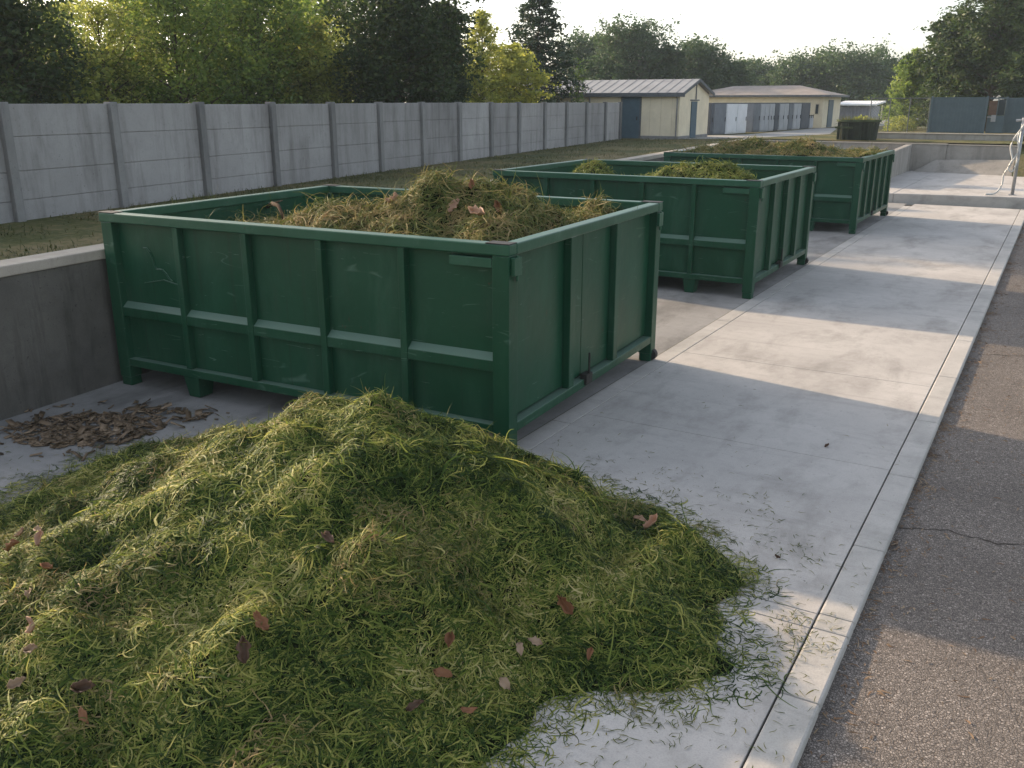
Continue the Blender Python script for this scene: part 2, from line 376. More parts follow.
mb = MB(); mb.hexa([(-6.9,39.5,.2),(-6.6,39.5,.2),(-6.55,49.94,.2),(-6.85,49.94,.2)], [(-6.9,39.5,1.35),(-6.6,39.5,1.35),(-6.55,49.94,1.6),(-6.85,49.94,1.6)])
rel(t, mb, 'wall', M['wallpale'], bevel=.03)
t = empty('upper_wall', (-5.4, 54, G), 0, 'upper step of pale concrete wall below the blue panels', 'wall')
mb = MB(); mb.box(-9.3, -2.2, 54, 54.3, 1.4, 1.97); rel(t, mb, 'wall', M['wallpale'], bevel=.02)
mb = MB(); mb.box(-9.34, -2.16, 53.96, 54.34, 1.973, 2.03); rel(t, mb, 'coping', M['cap'], bevel=.015)

# ------------------------------------------------------------------ precast fence
P = [(-14.45,6.65),(-14.834,8.969),(-15.191,11.256),(-15.557,13.609),(-15.935,16.03),(-16.323,18.523),(-16.7,20.937),(-17.102,23.519),(-17.513,26.151),
     (-17.929,28.819),(-18.351,31.529),(-18.805,34.438),(-19.245,37.264),(-19.701,40.186),(-20.193,43.341),(-20.63,46.145)]
t = empty('concrete_fence', (-17.5, 26, G), 0, 'long grey precast concrete panel fence in front of the trees', 'fence')
FT = 3.57
for i, p in enumerate(P):
    mb = MB(); mb.box(p[0]-.09, p[0]+.11, p[1]-.075, p[1]+.075, G-.1, FT+.03); rel(t, mb, 'post', M['post'], bevel=.012)
for a, b in zip(P[:-1], P[1:]):
    a = np.array(a); b = np.array(b); d = (b-a)/np.linalg.norm(b-a); a2 = a+d*.077; b2 = b-d*.077
    mb = MB(); zs = [G-.05, 2.03, 2.5, 3.05, FT]
    dzp = .012*math.sin(7.3*a[1]); zs = [z+dzp*(k/4) for k, z in enumerate(zs)]
    for k in range(4):
        mb.wallseg(a2, b2, .06, zs[k]+.004, zs[k+1]-.006)
    nn = np.array([-d[1], d[0]]); mb.wallseg(a2+nn*.02, b2+nn*.02, .03, zs[0]+.01, zs[-1]-.012)
    rel(t, mb, 'panel', M['fence'], bevel=.007, seg=1)

# ------------------------------------------------------------------ containers
def make_container(loc, rz, L, W, h, nend, label, scuff=False):
    root = empty('waste_container', loc, rz, label, 'container', 'green steel waste containers')
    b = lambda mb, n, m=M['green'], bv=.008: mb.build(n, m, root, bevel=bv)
    D = .10; z0, z1 = .28, h-.115       # bottom rail underside, top rail underside
    nf = 5; cw = .19
    # corner posts with their feet
    for sx in (0, 1):
        for sy in (0, 1):
            x0, x1 = (-cw, 0) if sx == 0 else (-L, -L+cw); y0, y1 = (0, cw) if sy == 0 else (W-cw, W)
            mb = MB(); mb.box(x0, x1, y0, y1, .12, z1-.002)
            b(mb, 'corner_post')
            mb = MB(); mb.box(x0+.01, x1-.01, y0+.01, y1-.01, 0.005, .118); b(mb, 'foot')
    # rails
    rt = .15
    for nm, z_a, z_b, m, wd in (('top_rail', z1, h, M['rail'], rt), ('bottom_rail', z0, z0+.1, M['green'], .13)):
        e = .012 if nm == 'top_rail' else -.0025
        ends = (-L-e, 0+e)
        if nm == 'top_rail':
            mb = MB(); mb.box(ends[0], ends[1], -e, wd, z_a, z_b); b(mb, nm, m, .014)
            mb = MB(); mb.box(ends[0], ends[1], W-wd, W+e, z_a, z_b); b(mb, nm, m, .014)
            mb = MB(); mb.box(ends[1]-wd, ends[1], wd+.003, W-wd-.003, z_a, z_b); b(mb, nm, m, .014)
            mb = MB(); mb.box(ends[0], ends[0]+wd, wd+.003, W-wd-.003, z_a, z_b); b(mb, nm, m, .014)
        else:
            mb = MB(); mb.box(-L+cw+.003, -cw-.003, .004, wd, z_a, z_b); b(mb, nm, m)
            mb = MB(); mb.box(-L+cw+.003, -cw-.003, W-wd, W-.004, z_a, z_b); b(mb, nm, m)
            mb = MB(); mb.box(-wd, -.004, cw+.003, W-cw-.003, z_a, z_b); b(mb, nm, m)
            mb = MB(); mb.box(-L+.004, -L+wd, cw+.003, W-cw-.003, z_a, z_b); b(mb, nm, m)
    zb, zt = z0+.102, z1-.002
    # sheet panels (recessed)
    mb = MB(); mb.box(-L+cw+.002, -cw-.002, D, D+.012, zb, zt); b(mb, 'side_panel', M['green'], 0)
    mb = MB(); mb.box(-L+cw+.002, -cw-.002, W-D-.012, W-D, zb, zt); b(mb, 'side_panel', M['green'], 0)
    mb = MB(); mb.box(-L+D, -L+D+.012, cw+.002, W-cw-.002, zb, zt); b(mb, 'end_panel', M['green'], 0)
    ym = W*.45
    for ya, yb in ((cw+.002, ym-.008), (ym+.008, W-cw-.002)):
        mb = MB(); mb.box(-D-.012, -D, ya, yb, zb+.02, zt-.015); d = b(mb, 'door_leaf', M['green'], .004)
    mb = MB(); mb.box(-D-.03, -D-.014, ym-.1, ym+.1, zb, zt); b(mb, 'seam_plate', M['black'], 0)
    mb = MB(); mb.box(-L+.01, -.13, .13, W-.13, z0+.02, z0+.05); b(mb, 'floor_plate', M['green'], 0)
    # ribs and sloping-topped mid rails on the long sides
    bay = (L-2*cw)/nf; rw = .085; ms = .42*h+.13
    for side in (0, 1):
        f = (lambda y: y) if side == 0 else (lambda y: W-y)
        for k in range(1, nf):
            xc = -L+cw+bay*k
            mb = MB(); ya, yb = sorted((f(.006), f(D-.002))); mb.box(xc-rw/2, xc+rw/2, ya, yb, zb, zt); b(mb, 'rib')
        for k in range(nf):
            xa = -L+cw+bay*k+(rw/2 if k else 0)+.003; xb = -L+cw+bay*(k+1)-(rw/2 if k < nf-1 else 0)-.003
            ya, yb = f(.014), f(D-.002)
            bot = [(xa,ya,ms-.13),(xb,ya,ms-.13),(xb,yb,ms-.13),(xa,yb,ms-.13)]; top = [(xa,ya,ms-.015),(xb,ya,ms-.015),(xb,yb,ms+.055),(xa,yb,ms+.055)]
            if side: bot = bot[::-1]; top = top[::-1]
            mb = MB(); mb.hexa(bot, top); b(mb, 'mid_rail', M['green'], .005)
        for k in (1, nf-1):                          # feet under the long sides
            xc = -L+cw+bay*k; ya, yb = sorted((f(.02), f(.30)))
            mb = MB(); mb.hexa([(xc-.09,ya+.03,.005),(xc+.09,ya+.03,.005),(xc+.09,yb-.03,.005),(xc-.09,yb-.03,.005)],
                               [(xc-.13,ya,z0-.003),(xc+.13,ya,z0-.003),(xc+.13,yb,z0-.003),(xc-.13,yb,z0-.003)]); b(mb, 'foot')
    for k in range(1, nend):                          # ribs of the end walls
        yc = cw+(W-2*cw)*k/nend
        mb = MB(); mb.box(-D+.002, -.006, yc-.07, yc+.07, zb, zt); b(mb, 'rib')
        mb = MB(); mb.box(-L+.006, -L+D-.002, yc-.05, yc+.05, zb, zt); b(mb, 'rib')
    # fittings: hook plate under the rim, corner caps, rim wear strips, door lock
    mb = MB(); mb.box(-cw-.5, -cw-.004, .003, D-.004, z1-.13, z1-.03); b(mb, 'hook_plate', M['rail'], .006)
    for y in (.04, W-.2):
        mb = MB(); mb.box(.002, .045, y, y+.16, z1-.2, z1-.02); mb.tube([(.03, y+.08, z1-.26), (.03, y+.08, z1-.0)], .018); b(mb, 'latch', M['rail'], .006)
    for sx, sy in ((0,0),(1,0),(0,1),(1,1)):
        x0, x1 = (-.26, .016) if sx == 0 else (-L-.016, -L+.26); y0, y1 = (-.016, .155) if sy == 0 else (W-.155, W+.016)
        mb = MB(); mb.box(x0, x1, y0, y1, h+.001, h+.009); b(mb, 'corner_cap', M['black'], .003)
    mb = MB(); mb.box(-.06, .03, ym-.09, ym+.09, z0+.03, z0+.16); mb.tube([(.02, ym, z0+.1), (.02, ym, z0+.42)], .014); b(mb, 'door_lock', M['black'], .006)
    mb = MB(); mb.tube([(-.03, W-.12, .09), (-.03, W-.03, .09)], .085, 14); b(mb, 'wheel', M['black'], 0)
    if scuff:
        xa = -L+cw+.42; pts = [(xa+.05*math.sin(a*2.2)+a*.11, D-.004, h-.42-.10*a+.03*math.sin(a*5)) for a in np.linspace(0, 4.2, 16)]
        mb = MB(); mb.tube(pts, .012, 6); mb.tube([(xa-.05, D-.004, h-.87), (xa+.3, D-.004, h-.8), (xa+.55, D-.004, h-.84)], .009, 6); b(mb, 'dent', M['green'], 0)
    return root
CONT = [((-4.525, 7.60, 0), .045, 5.86, 4.52, 2.27, 3, 'nearest green steel container, heaped with brown straw, behind the grass pile'),
        ((-4.737, 16.98, 0), .011, 5.72, 4.56, 2.21, 4, 'middle green steel container holding two low clumps of clippings'),
        ((-4.81, 27.33, 0), -.004, 5.88, 5.2, 2.11, 5, 'farthest green steel container, filled with yellow-brown clippings')]
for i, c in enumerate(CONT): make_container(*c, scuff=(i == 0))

# ------------------------------------------------------------------ grass strands
def strands(P0, Nrm, n_seg, length, width, lift, rng, curl=1.0, flat=0.0, dirs=None):
    """curved tapering blades rooted at P0; returns V, F"""
    n = len(P0); a = rng.random(n)*2*math.pi
    if dirs is not None: a = dirs
    up = Nrm/np.linalg.norm(Nrm, axis=1, keepdims=True)
    h = np.stack([np.cos(a), np.sin(a), np.zeros(n)], 1); t = h - up*(h*up).sum(1, keepdims=True); t /= np.linalg.norm(t, axis=1, keepdims=True)
    s = np.cross(up, t)
    turn = (rng.random(n)-.5)*2.6*curl; rise = lift*(rng.random(n)**1.6*1.6-.12); bend = rng.random(n)*1.3*curl
    roll = (rng.random(n)-.5)*1.5
    V = np.zeros((n, n_seg+1, 2, 3)); pos = P0.copy(); ln = (np.asarray(length)*(.5+rng.random(n)))[:, None]
    wd = (np.asarray(width)*(.6+.8*rng.random(n)))[:, None]
    for k in range(n_seg+1):
        u = k/n_seg; ang = turn*u; el = rise - bend*u
        d = (t*np.cos(ang)[:, None]+s*np.sin(ang)[:, None])*np.cos(el)[:, None] + up*np.sin(el)[:, None]
        side = np.cross(d, up); side /= (np.linalg.norm(side, axis=1, keepdims=True)+1e-6)
        side = side*np.cos(roll)[:, None] + up*np.sin(roll)[:, None]
        wk = wd*(1-.75*max(0, u-.35)/.65)*(.7 if k == 0 else 1)*.5
        V[:, k, 0] = pos-side*wk; V[:, k, 1] = pos+side*wk
        pos = pos + d*ln/n_seg
    idx = np.arange(n*(n_seg+1)*2).reshape(n, n_seg+1, 2)
    F = np.stack([idx[:, :-1, 0], idx[:, :-1, 1], idx[:, 1:, 1], idx[:, 1:, 0]], -1).reshape(-1, 4)
    return V.reshape(-1, 3), F
def field_normals(fn, x, y, e=.03):
    gx = (fn(x+e, y)-fn(x-e, y))/(2*e); gy = (fn(x, y+e)-fn(x, y-e))/(2*e)
    n = np.stack([-gx, -gy, np.ones_like(gx)], 1); return n/np.linalg.norm(n, axis=1, keepdims=True)
def core_mesh(name, fn, x0, x1, y0, y1, st, mat, parent, drop=.02, zmin=None):
    X, Y = np.meshgrid(np.arange(x0, x1+1e-6, st), np.arange(y0, y1+1e-6, st)); Z = fn(X.ravel(), Y.ravel())-drop
    V = np.stack([X.ravel(), Y.ravel(), Z], 1); ny, nx = X.shape
    I = np.arange(nx*ny).reshape(ny, nx); F = np.stack([I[:-1,:-1], I[:-1,1:], I[1:,1:], I[1:,:-1]], -1).reshape(-1, 4)
    if zmin is not None:
        keep = (Z[F] > zmin).any(1); F = F[keep]
    o = from_np(name, V, F, mat, parent, True)
    return o
def hit(px, py, fn):
    d = ray(px, py); d = d/np.linalg.norm(d); p = np.array([0, 0, CAMZ])
    for s in np.arange(2.5, 40, .01):
        q = p+d*s
        if q[2] <= fn(np.array([q[0]]), np.array([q[1]]))[0]: return q
    return q

# the big pile in front
PC = np.array([-4.45, 5.45])
ang_k = np.radians([-180, -150, -120, -90, -65, -45, -31, -18, -4, 8, 18, 30, 45, 60, 80, 110, 140, 160, 180])
rad_k = np.array([3.8, 4.0, 4.1, 3.9, 3.35, 2.85, 2.65, 2.75, 3.1, 2.75, 2.9, 2.75, 2.6, 2.35, 2.0, 1.9, 2.05, 2.9, 3.8])
LUMPS = []
def pile(x, y):
    x = np.asarray(x, float); y = np.asarray(y, float)
    dx, dy = x-PC[0], y-PC[1]; r = np.hypot(dx, dy); a = np.arctan2(dy, dx)
    Rr = np.interp(a, ang_k, rad_k); Rr = Rr*(1+.10*vnoise(np.cos(a)*3, np.sin(a)*3, .6, 4)+.05*vnoise(x, y, .25, 9))
    t = np.clip(r/Rr, 0, 1.5)
    h = 1.42*np.clip(1-t, 0, 1)**1.2/(1+.9*np.exp(-((r/.55)**2))*.10)
    h = h - .05*np.clip(t-1, 0, 1)*4
    for (lx, ly, la, sx, sy) in LUMPS: h = h + la*np.exp(-(((x-lx)/sx)**2+((y-ly)/sy)**2))*np.clip((1.06-t)*6, 0, 1)
    e = np.clip((1-t)*5, 0, 1)
    h = h + e*(.17*vnoise(x, y, .62, 1)+.19*vnoise(x, y, .33, 2)+.07*vnoise(x, y, .15, 3))
    return h
def base_pile(x, y):
    keep = LUMPS[:]; LUMPS.clear(); h = pile(x, y); LUMPS.extend(keep); return h
def lump(px, py, z, a, sx, sy=None):
    q = hit(px, py, base_pile); LUMPS.append((q[0], q[1], a, sx, sy or sx))
lump(378, 598, .62, .44, .25, .19); lump(655, 640, .18, .24, .33, .24); lump(680, 545, .25, .17, .3); lump(235, 655, .3, .2, .24)
lump(300, 500, .75, .10, .35); lump(180, 500, .45, .10, .4); lump(388, 405, 1., .05, .4); lump(150, 590, .4, .10, .35); lump(60, 640, .2, .12, .3)
lump(480, 470, .8, .08, .35); lump(440, 590, .45, -.06, .3); lump(560, 560, .4, .06, .3); lump(30, 730, .15, .12, .25)
gp = empty('grass_pile', (PC[0], PC[1], 0), 0, 'large pile of fresh green grass clippings on the concrete in front', 'grass pile')
def shift(o, root):
    L = root.location; o.data.transform(Matrix.Translation((-L.x, -L.y, -L.z))); return o
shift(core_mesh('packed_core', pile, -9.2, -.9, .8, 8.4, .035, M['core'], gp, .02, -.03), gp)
def sample_field(fn, n, x0, x1, y0, y1, keep, rng):
    x = rng.uniform(x0, x1, n); y = rng.uniform(y0, y1, n); k = keep(x, y, rng.random(n)); return x[k], y[k]
def in_view(x, y, z, m=60):
    q = np.stack([x, y, z-CAMZ], 1); d = q@CF; px = 512+FPX*(q@CR)/d; py = 384-FPX*(q@CU)/d
    return (d > .5) & (px > -m-140) & (px < 1024+m) & (py > -m) & (py < 768+m+120)
def keep_pile(x, y, u):
    h = pile(x, y); return (h > -.015) & (u < .12+np.clip(h/.10, 0, 1)) & in_view(x, y, h) & ((x < -4.6) | (y < 9)) & ((y < 7.55) | (x > -4.4))
x, y = sample_field(pile, 560000, -9, -.9, .9, 8.3, keep_pile, RNG)
z = pile(x, y); N = field_normals(pile, x, y, .05)
hh = np.clip(z, 0, 1)
base_dir = 6.28*vnoise(x, y, .28, 21)*1.8+RNG.normal(0, 1.0, len(x))
sc = np.exp(RNG.normal(0, .38, len(x)))
V, F = strands(np.stack([x, y, np.maximum(z, .004)-.012], 1), N, 5, .088*sc, .0072*sc**.5, .30, RNG, 1.9, dirs=base_dir)
V[:, 2] = np.maximum(V[:, 2], .004+.002*RNG.random(len(V)))
bl = shift(from_np('grass_blades', V, F, M['blades'], gp), gp); bl['kind'] = 'stuff'
# browned patches of older clippings
br = vnoise(x, y, .5, 44)+1.2*np.exp(-(((x-LUMPS[0][0])/.3)**2+((y-LUMPS[0][1])/.26)**2)) > .2
kk = np.flatnonzero(br & (RNG.random(len(x)) < .2+.35*np.exp(-(((x-LUMPS[0][0])/.3)**2+((y-LUMPS[0][1])/.26)**2))))
V, F = strands(np.stack([x[kk], y[kk], np.maximum(z[kk], .004)-.004], 1), N[kk], 4, .10, .008, .55, RNG, 1.8); V[:, 2] = np.maximum(V[:, 2], .006)
bl = shift(from_np('straw_blades', V, F, M['blades_b'], gp), gp); bl['kind'] = 'stuff'
# long stray blades standing out of the surface
k = RNG.choice(len(x), 2200); P0 = np.stack([x[k], y[k], np.maximum(z[k], .004)], 1)
V, F = strands(P0, N[k], 5, .13, .0075, 1.0, RNG, 1.3); V[:, 2] = np.maximum(V[:, 2], .006)
bl = shift(from_np('stray_blades', V, F, M['blades_y'], gp), gp); bl['kind'] = 'stuff'

# scattered clippings on the concrete round the pile
def scatter(n, fn_keep, x0, x1, y0, y1, seed):
    rng = np.random.default_rng(seed); x = rng.uniform(x0, x1, n); y = rng.uniform(y0, y1, n); k = fn_keep(x, y, rng); return x[k], y[k]
def near_pile(x, y, rng):
    a = np.arctan2(y-PC[1], x-PC[0]); t = np.hypot(x-PC[0], y-PC[1])/np.interp(a, ang_k, rad_k)
    cl = np.clip(vnoise(x, y, .32, 31)+vnoise(x, y, .11, 32)*.7, 0, 1)
    p = np.exp(-np.clip(t-.98, 0, 9)*6.5)*(.10+3.2*cl) + .006*np.clip(vnoise(x, y, .9, 8)*4, 0, 1)
    return (rng.random(len(x)) < p) & (t > .93) & (x < -.83) & ((y < 7.5) | (x > -4.4))
x, y = scatter(150000, near_pile, -9.6, -.83, 1.5, 11.5, 5)
up = np.tile(np.array([0, 0, 1.]), (len(x), 1))
V, F = strands(np.stack([x, y, np.full(len(x), .012)], 1), up, 3, .06, .0058, .22, RNG, 1.2); V[:, 2] = np.clip(V[:, 2], .006, .06)
tag(from_np('scattered_clippings', V, F, M['blades_y']), 'loose green and straw blades strewn over the pale concrete around the pile', 'grass clippings', kind='stuff')
# dry straw and bits gathered along the kerb on the asphalt
def along_kerb(x, y, rng):
    p = np.exp(-(x+.80)/.10)*(.25+np.clip(vnoise(y, y*0, .35, 12)*3, 0, 1)) + .01
    return rng.random(len(x)) < p
x, y = scatter(110000, along_kerb, -.79, .9, 3.4, 34, 6)
up = np.tile(np.array([0, 0, 1.]), (len(x), 1))
V, F = strands(np.stack([x, y, np.full(len(x), -.062)], 1), up, 3, .055, .011, .2, RNG, 1.2); V[:, 2] = np.clip(V[:, 2], -.066, -.02)
tag(from_np('dry_litter', V, F, M['drybits']), 'dry brown straw and leaf bits gathered along the kerb on the asphalt', 'litter', kind='stuff')

# container heaps -------------------------------------------------
def heap_fn(cx, cy, base, mounds, sd, rough=1.0, edge=None):
    def fn(x, y):
        x = np.asarray(x, float); y = np.asarray(y, float); h = np.full_like(x, base)
        for (mx, my, a, sx, sy) in mounds: h = h+a*np.exp(-(np.abs((x-mx)/sx)**2.0+np.abs((y-my)/sy)**2.0))
        return h + rough*(.18*vnoise(x, y, .55, sd)+.12*vnoise(x, y, .24, sd+1)+.06*vnoise(x, y, .12, sd+2))
    return fn
def to_world(c, lx, ly):
    (X, Y, Z), rz = c[0], c[1]; return X+lx*math.cos(rz)-ly*math.sin(rz), Y+lx*math.sin(rz)+ly*math.cos(rz)
def make_heap(c, mounds, base, n, ln, wd, mat, label, sd, lift=.8, rough=1., nm='clippings_heap'):
    (X, Y, Z), rz, L, W, h = c[0], c[1], c[2], c[3], c[4]
    fn = heap_fn(X, Y, base, mounds, sd, rough); rng = np.random.default_rng(sd)
    cx, cyy = to_world(c, -L/2, W/2); root = empty(nm, (cx, cyy, .4), 0, label, 'clippings heap', 'clippings inside the containers')
    inside = lambda x, y: (lambda lx, ly: (lx > -L+.15) & (lx < -.15) & (ly > .15) & (ly < W-.15))(
        (x-X)*math.cos(rz)+(y-Y)*math.sin(rz), -(x-X)*math.sin(rz)+(y-Y)*math.cos(rz))
    # core in container axes
    st = .06; gx, gy = np.meshgrid(np.arange(-L+.14, -.135, st), np.arange(.14, W-.135, st))
    wx = X+gx*math.cos(rz)-gy*math.sin(rz); wy = Y+gx*math.sin(rz)+gy*math.cos(rz); wz = fn(wx.ravel(), wy.ravel())-.03
    Vc = np.stack([wx.ravel()-cx, wy.ravel()-cyy, wz-.4], 1); ny, nx = gx.shape; I = np.arange(nx*ny).reshape(ny, nx)
    Fc = np.stack([I[:-1,:-1], I[:-1,1:], I[1:,1:], I[1:,:-1]], -1).reshape(-1, 4)
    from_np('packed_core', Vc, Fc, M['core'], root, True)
    x = rng.uniform(X-L-.4, X+.4, n); y = rng.uniform(Y-.4, Y+W+.5, n); k = inside(x, y); x, y = x[k], y[k]
    z = fn(x, y); N = field_normals(fn, x, y, .05)
    V, F = strands(np.stack([x, y, z-.02], 1), N, 6, ln*np.exp(rng.normal(0, .35, len(x))), wd, lift, rng, 2.3)
    # blades do not pass through the container walls
    lx = (V[:, 0]-X)*math.cos(rz)+(V[:, 1]-Y)*math.sin(rz); ly = -(V[:, 0]-X)*math.sin(rz)+(V[:, 1]-Y)*math.cos(rz)
    low = V[:, 2] < h+.02; lx = np.where(low, np.clip(lx, -L+.155, -.155), lx); ly = np.where(low, np.clip(ly, .155, W-.155), ly)
    V[:, 0] = X+lx*math.cos(rz)-ly*math.sin(rz); V[:, 1] = Y+lx*math.sin(rz)+ly*math.cos(rz)
    o = from_np('loose_blades', V-np.array([cx, cyy, .4]), F, mat, root); o['kind'] = 'stuff'
    return fn
c1, c2, c3 = CONT; M['blades_d'] = foliage('dark_green_clippings', [(0, (.035, .055, .014)), (.4, (.115, .155, .032)), (.75, (.24, .25, .06)), (1, (.38, .33, .12))], .35, 2.2, .6, .14)
h1 = make_heap(c1, [(-6.35, 9.35, .82, 1.05, 1.0), (-5.9, 9.9, .2, .5, .5), (-7.5, 9.3, .28, .7, .8), (-5.35, 9.6, .30, .6, 1.1), (-8.3, 9.1, .2, .8, .7), (-9.3, 9.4, .12, .7, .7), (-5.3, 11.2, .3, .7, .6), (-6.6, 10.6, .2, .8, .7)],
               1.80, 120000, .17, .0115, M['blades_b'], 'tall heap of brown and yellow straw clippings in the nearest container', 41, .5, 1.9)
h2 = make_heap(c2, [(-8.9, 18.6, .6, .55, .55), (-6.6, 18.4, .52, .95, .75), (-5.6, 18.2, .40, .7, .8), (-7.6, 18.0, .22, .6, .6)], 1.74, 52000, .16, .016, M['blades_d'],
               'two low green mounds of clippings in the middle container', 51, .6, .9)
h3 = make_heap(c3, [(-8.7, 29.4, .42, .8, .8), (-6.7, 29.0, .5, .8, .8), (-7.6, 30.2, .15, 1, 1), (-9.6, 29.5, .12, .6, .8)], 2.0, 52000, .18, .02, M['blades_b'],
               'broad yellow-brown mounds of clippings filling the farthest container', 61, .55, 1.4)

# ------------------------------------------------------------------ dry leaves, chips
def leaf_mesh(ln, wd, rng, lobes=0):
    """a curled dry leaf: midrib fold, cupped, uneven edge, with thickness"""
    n = 7; V = []; F = []; cv = rng.uniform(-.5, 1.1); tw = rng.uniform(-.2, .2); cup = rng.uniform(.3, 1.3)
    for i in range(n+1):
        u = i/n; half = wd*math.sin(math.pi*min(1, u*.96+.03))**.7*(1-.3*u)*(1+.7*(rng.random()-.5))
        zc = cv*ln*(u-.5)**2+tw*ln*(u-.5)
        for s in (-1, -.5, 0, .5, 1):
            V.append(((u-.5)*ln, s*half*(1+.15*(rng.random()-.5)), zc+abs(s)**1.5*wd*cup*(.6+.8*rng.random())+.004*(rng.random()-.5)))
    for i in range(n):
        for j in range(4): a = i*5+j; F.append((a, a+1, a+6, a+5))
    return V, F
def leaf_mat(name, a, b):
    return foliage(name, [(0, a), (1, b)], .12, 22, .6, .3)
LM = [leaf_mat('leaf_redbrown', (.17, .07, .03), (.27, .125, .058)), leaf_mat('leaf_pinkbrown', (.33, .19, .12), (.42, .26, .17)), leaf_mat('leaf_dark', (.075, .042, .026), (.13, .075, .045)),
      leaf_mat('leaf_pale', (.27, .18, .11), (.38, .27, .18))]
lrng = random.Random(5)
def dry_leaf(px, py, fn, ln, mat, label, group, yaw=None, lift=.045, nm='dry_leaf'):
    q = hit(px, py, fn); V, F = leaf_mesh(ln, ln*.3, lrng); mb = MB(); mb.add(V, F); o = mb.build(nm, mat, None, smooth=True)
    m = o.modifiers.new('thick', 'SOLIDIFY'); m.thickness = .002
    n = field_normals(fn, np.array([q[0]]), np.array([q[1]]), .08)[0]
    v = Vector(n*.7+np.array([0, -.45, .3]) + np.array([lrng.uniform(-.3, .3), lrng.uniform(-.3, .3), 0])).normalized()
    o.rotation_mode = 'QUATERNION'; o.rotation_quaternion = v.to_track_quat('Z', 'X') @ Matrix.Rotation(lrng.uniform(0, 6.3) if yaw is None else yaw, 4, 'Z').to_quaternion()
    o.location = Vector(q)+Vector((0, 0, lift))
    return tag(o, label, 'leaf', group)
big = [(567,612,.15,0,'wide red-brown leaf lying flat on the right slope of the pile'), (450,648,.11,0,'narrow red-brown leaf standing low on the pile, left of the pale gap'),
       (443,680,.13,0,'folded red-brown leaf near the lower middle of the pile'), (262,630,.14,0,'upright red-brown leaf tucked in the left clump of the pile'),
       (246,657,.15,2,'long dark brown leaf hanging from the left clump'), (330,545,.12,2,'dark leaf half buried left of the centre tuft'),
       (88,695,.14,2,'broad dark leaf at the lower left of the pile'), (85,722,.11,0,'small reddish leaf at the bottom left corner of the pile'),
       (470,718,.10,0,'brown leaf among thin grass at the bottom edge of the pile'), (416,713,.11,2,'dark curled leaf just left of the bottom edge leaf'),
       (652,530,.15,1,'pale pink-brown leaf on the right shoulder of the pile'), (640,524,.12,1,'second pale leaf tucked beside the pink-brown one on the right shoulder'),
       (36,632,.10,1,'pale leaf high among the leaves at the left edge of the pile')]
for px, py, ln, m, lab in big: dry_leaf(px, py, pile, ln*1.02, LM[m], lab, 'dead leaves on the grass pile')
for px, py in [(22,540),(40,535),(14,552),(42,545),(34,655),(30,600),(48,575),(520,655),(535,648),(505,690),(590,660),(20,690)]:
    dry_leaf(px, py, pile, lrng.uniform(.08, .115), LM[lrng.choice((1, 3, 0))], 'small faded leaf caught among the blades of the grass pile', 'small faded leaves on the grass pile')
for px, py, ln, m, lab in [(395,205,.16,1,'pinkish dead leaf on the left flank of the straw heap'), (455,211,.2,1,'pinkish dead leaf at the middle of the straw heap'),
                           (480,219,.24,1,'large pinkish curled leaf low on the straw heap'), (472,190,.14,0,'brown leaf near the top of the straw heap'), (500,214,.16,0,'brown leaf to the right on the straw heap')]:
    dry_leaf(px, py, h1, ln, LM[m], lab, 'dead leaves on the straw heap', lift=.05)
flat = lambda x, y: np.full(np.shape(x), .004)
road = lambda x, y: np.full(np.shape(x), -.066)
for px, py, ln, fn, m, lab in [(885,428,.05,road,1,'small pale leaf on the asphalt by the kerb'), (778,559,.05,flat,2,'single dark leaf on the lit concrete beside the pile'), (827,447,.07,flat,2,'brown leaf lying in the shade on the apron')]:
    dry_leaf(px, py, fn, ln, LM[m], lab, 'stray leaves on the paving', lift=.01)
# patch of bark chips by the retaining wall
def chips(n, cx, cyc, rx, ry, ang, seed):
    rng = np.random.default_rng(seed); r = np.sqrt(rng.random(n)); a = rng.random(n)*6.283; u = r*np.cos(a)*rx; v = r*np.sin(a)*ry
    x = cx+u*math.cos(ang)-v*math.sin(ang); y = cyc+u*math.sin(ang)+v*math.cos(ang); z = .012+.055*(1-r**1.3)*rng.random(n)
    L = .04+.16*rng.random(n)**2; W = L*rng.uniform(.25, .55, n); T = rng.uniform(.004, .012, n); ya = rng.random(n)*6.283; ti = rng.normal(0, .3, n); tj = rng.normal(0, .3, n)
    ux = np.stack([np.cos(ya)*np.cos(ti), np.sin(ya)*np.cos(ti), np.sin(ti)], 1); w0 = np.stack([-np.sin(ya), np.cos(ya), np.zeros(n)], 1)
    uz = np.cross(ux, w0); uy = w0*np.cos(tj)[:, None]+uz*np.sin(tj)[:, None]; uz = np.cross(ux, uy)
    c = np.stack([x, y, z], 1); cs = []
    for sz in (-1, 1):
        for sx, sy in ((-1, -1), (1, -.6), (1, 1), (-1, .7)):
            cs.append(c+ux*(L/2*sx)[:, None]+uy*(W/2*sy)[:, None]+uz*(T/2*sz)[:, None])
    V = np.stack(cs, 1).reshape(-1, 3); V[:, 2] = np.maximum(V[:, 2], .005); b = (np.arange(n)*8)[:, None]
    F = np.concatenate([b+np.array(q) for q in ((3,2,1,0),(4,5,6,7),(0,1,5,4),(1,2,6,5),(2,3,7,6),(3,0,4,7))], 0); return V, F
V, F = chips(560, at_z(84, 430, 0)[0], at_z(84, 430, 0)[1], .88, .55, .5, 71)
V2, F2 = chips(70, at_z(165, 415, 0)[0], at_z(165, 415, 0)[1], .6, .2, .35, 72)
V3, F3 = chips(150, at_z(100, 430, 0)[0], at_z(100, 430, 0)[1], 1.7, 1.0, .5, 73)
tag(from_np('bark_chips', np.concatenate([V, V2, V3]), np.concatenate([F, F2+len(V), F3+len(V)+len(V2)]), M['chips']), 'patch of brown bark chips on the concrete by the retaining wall', 'bark chips', kind='stuff')
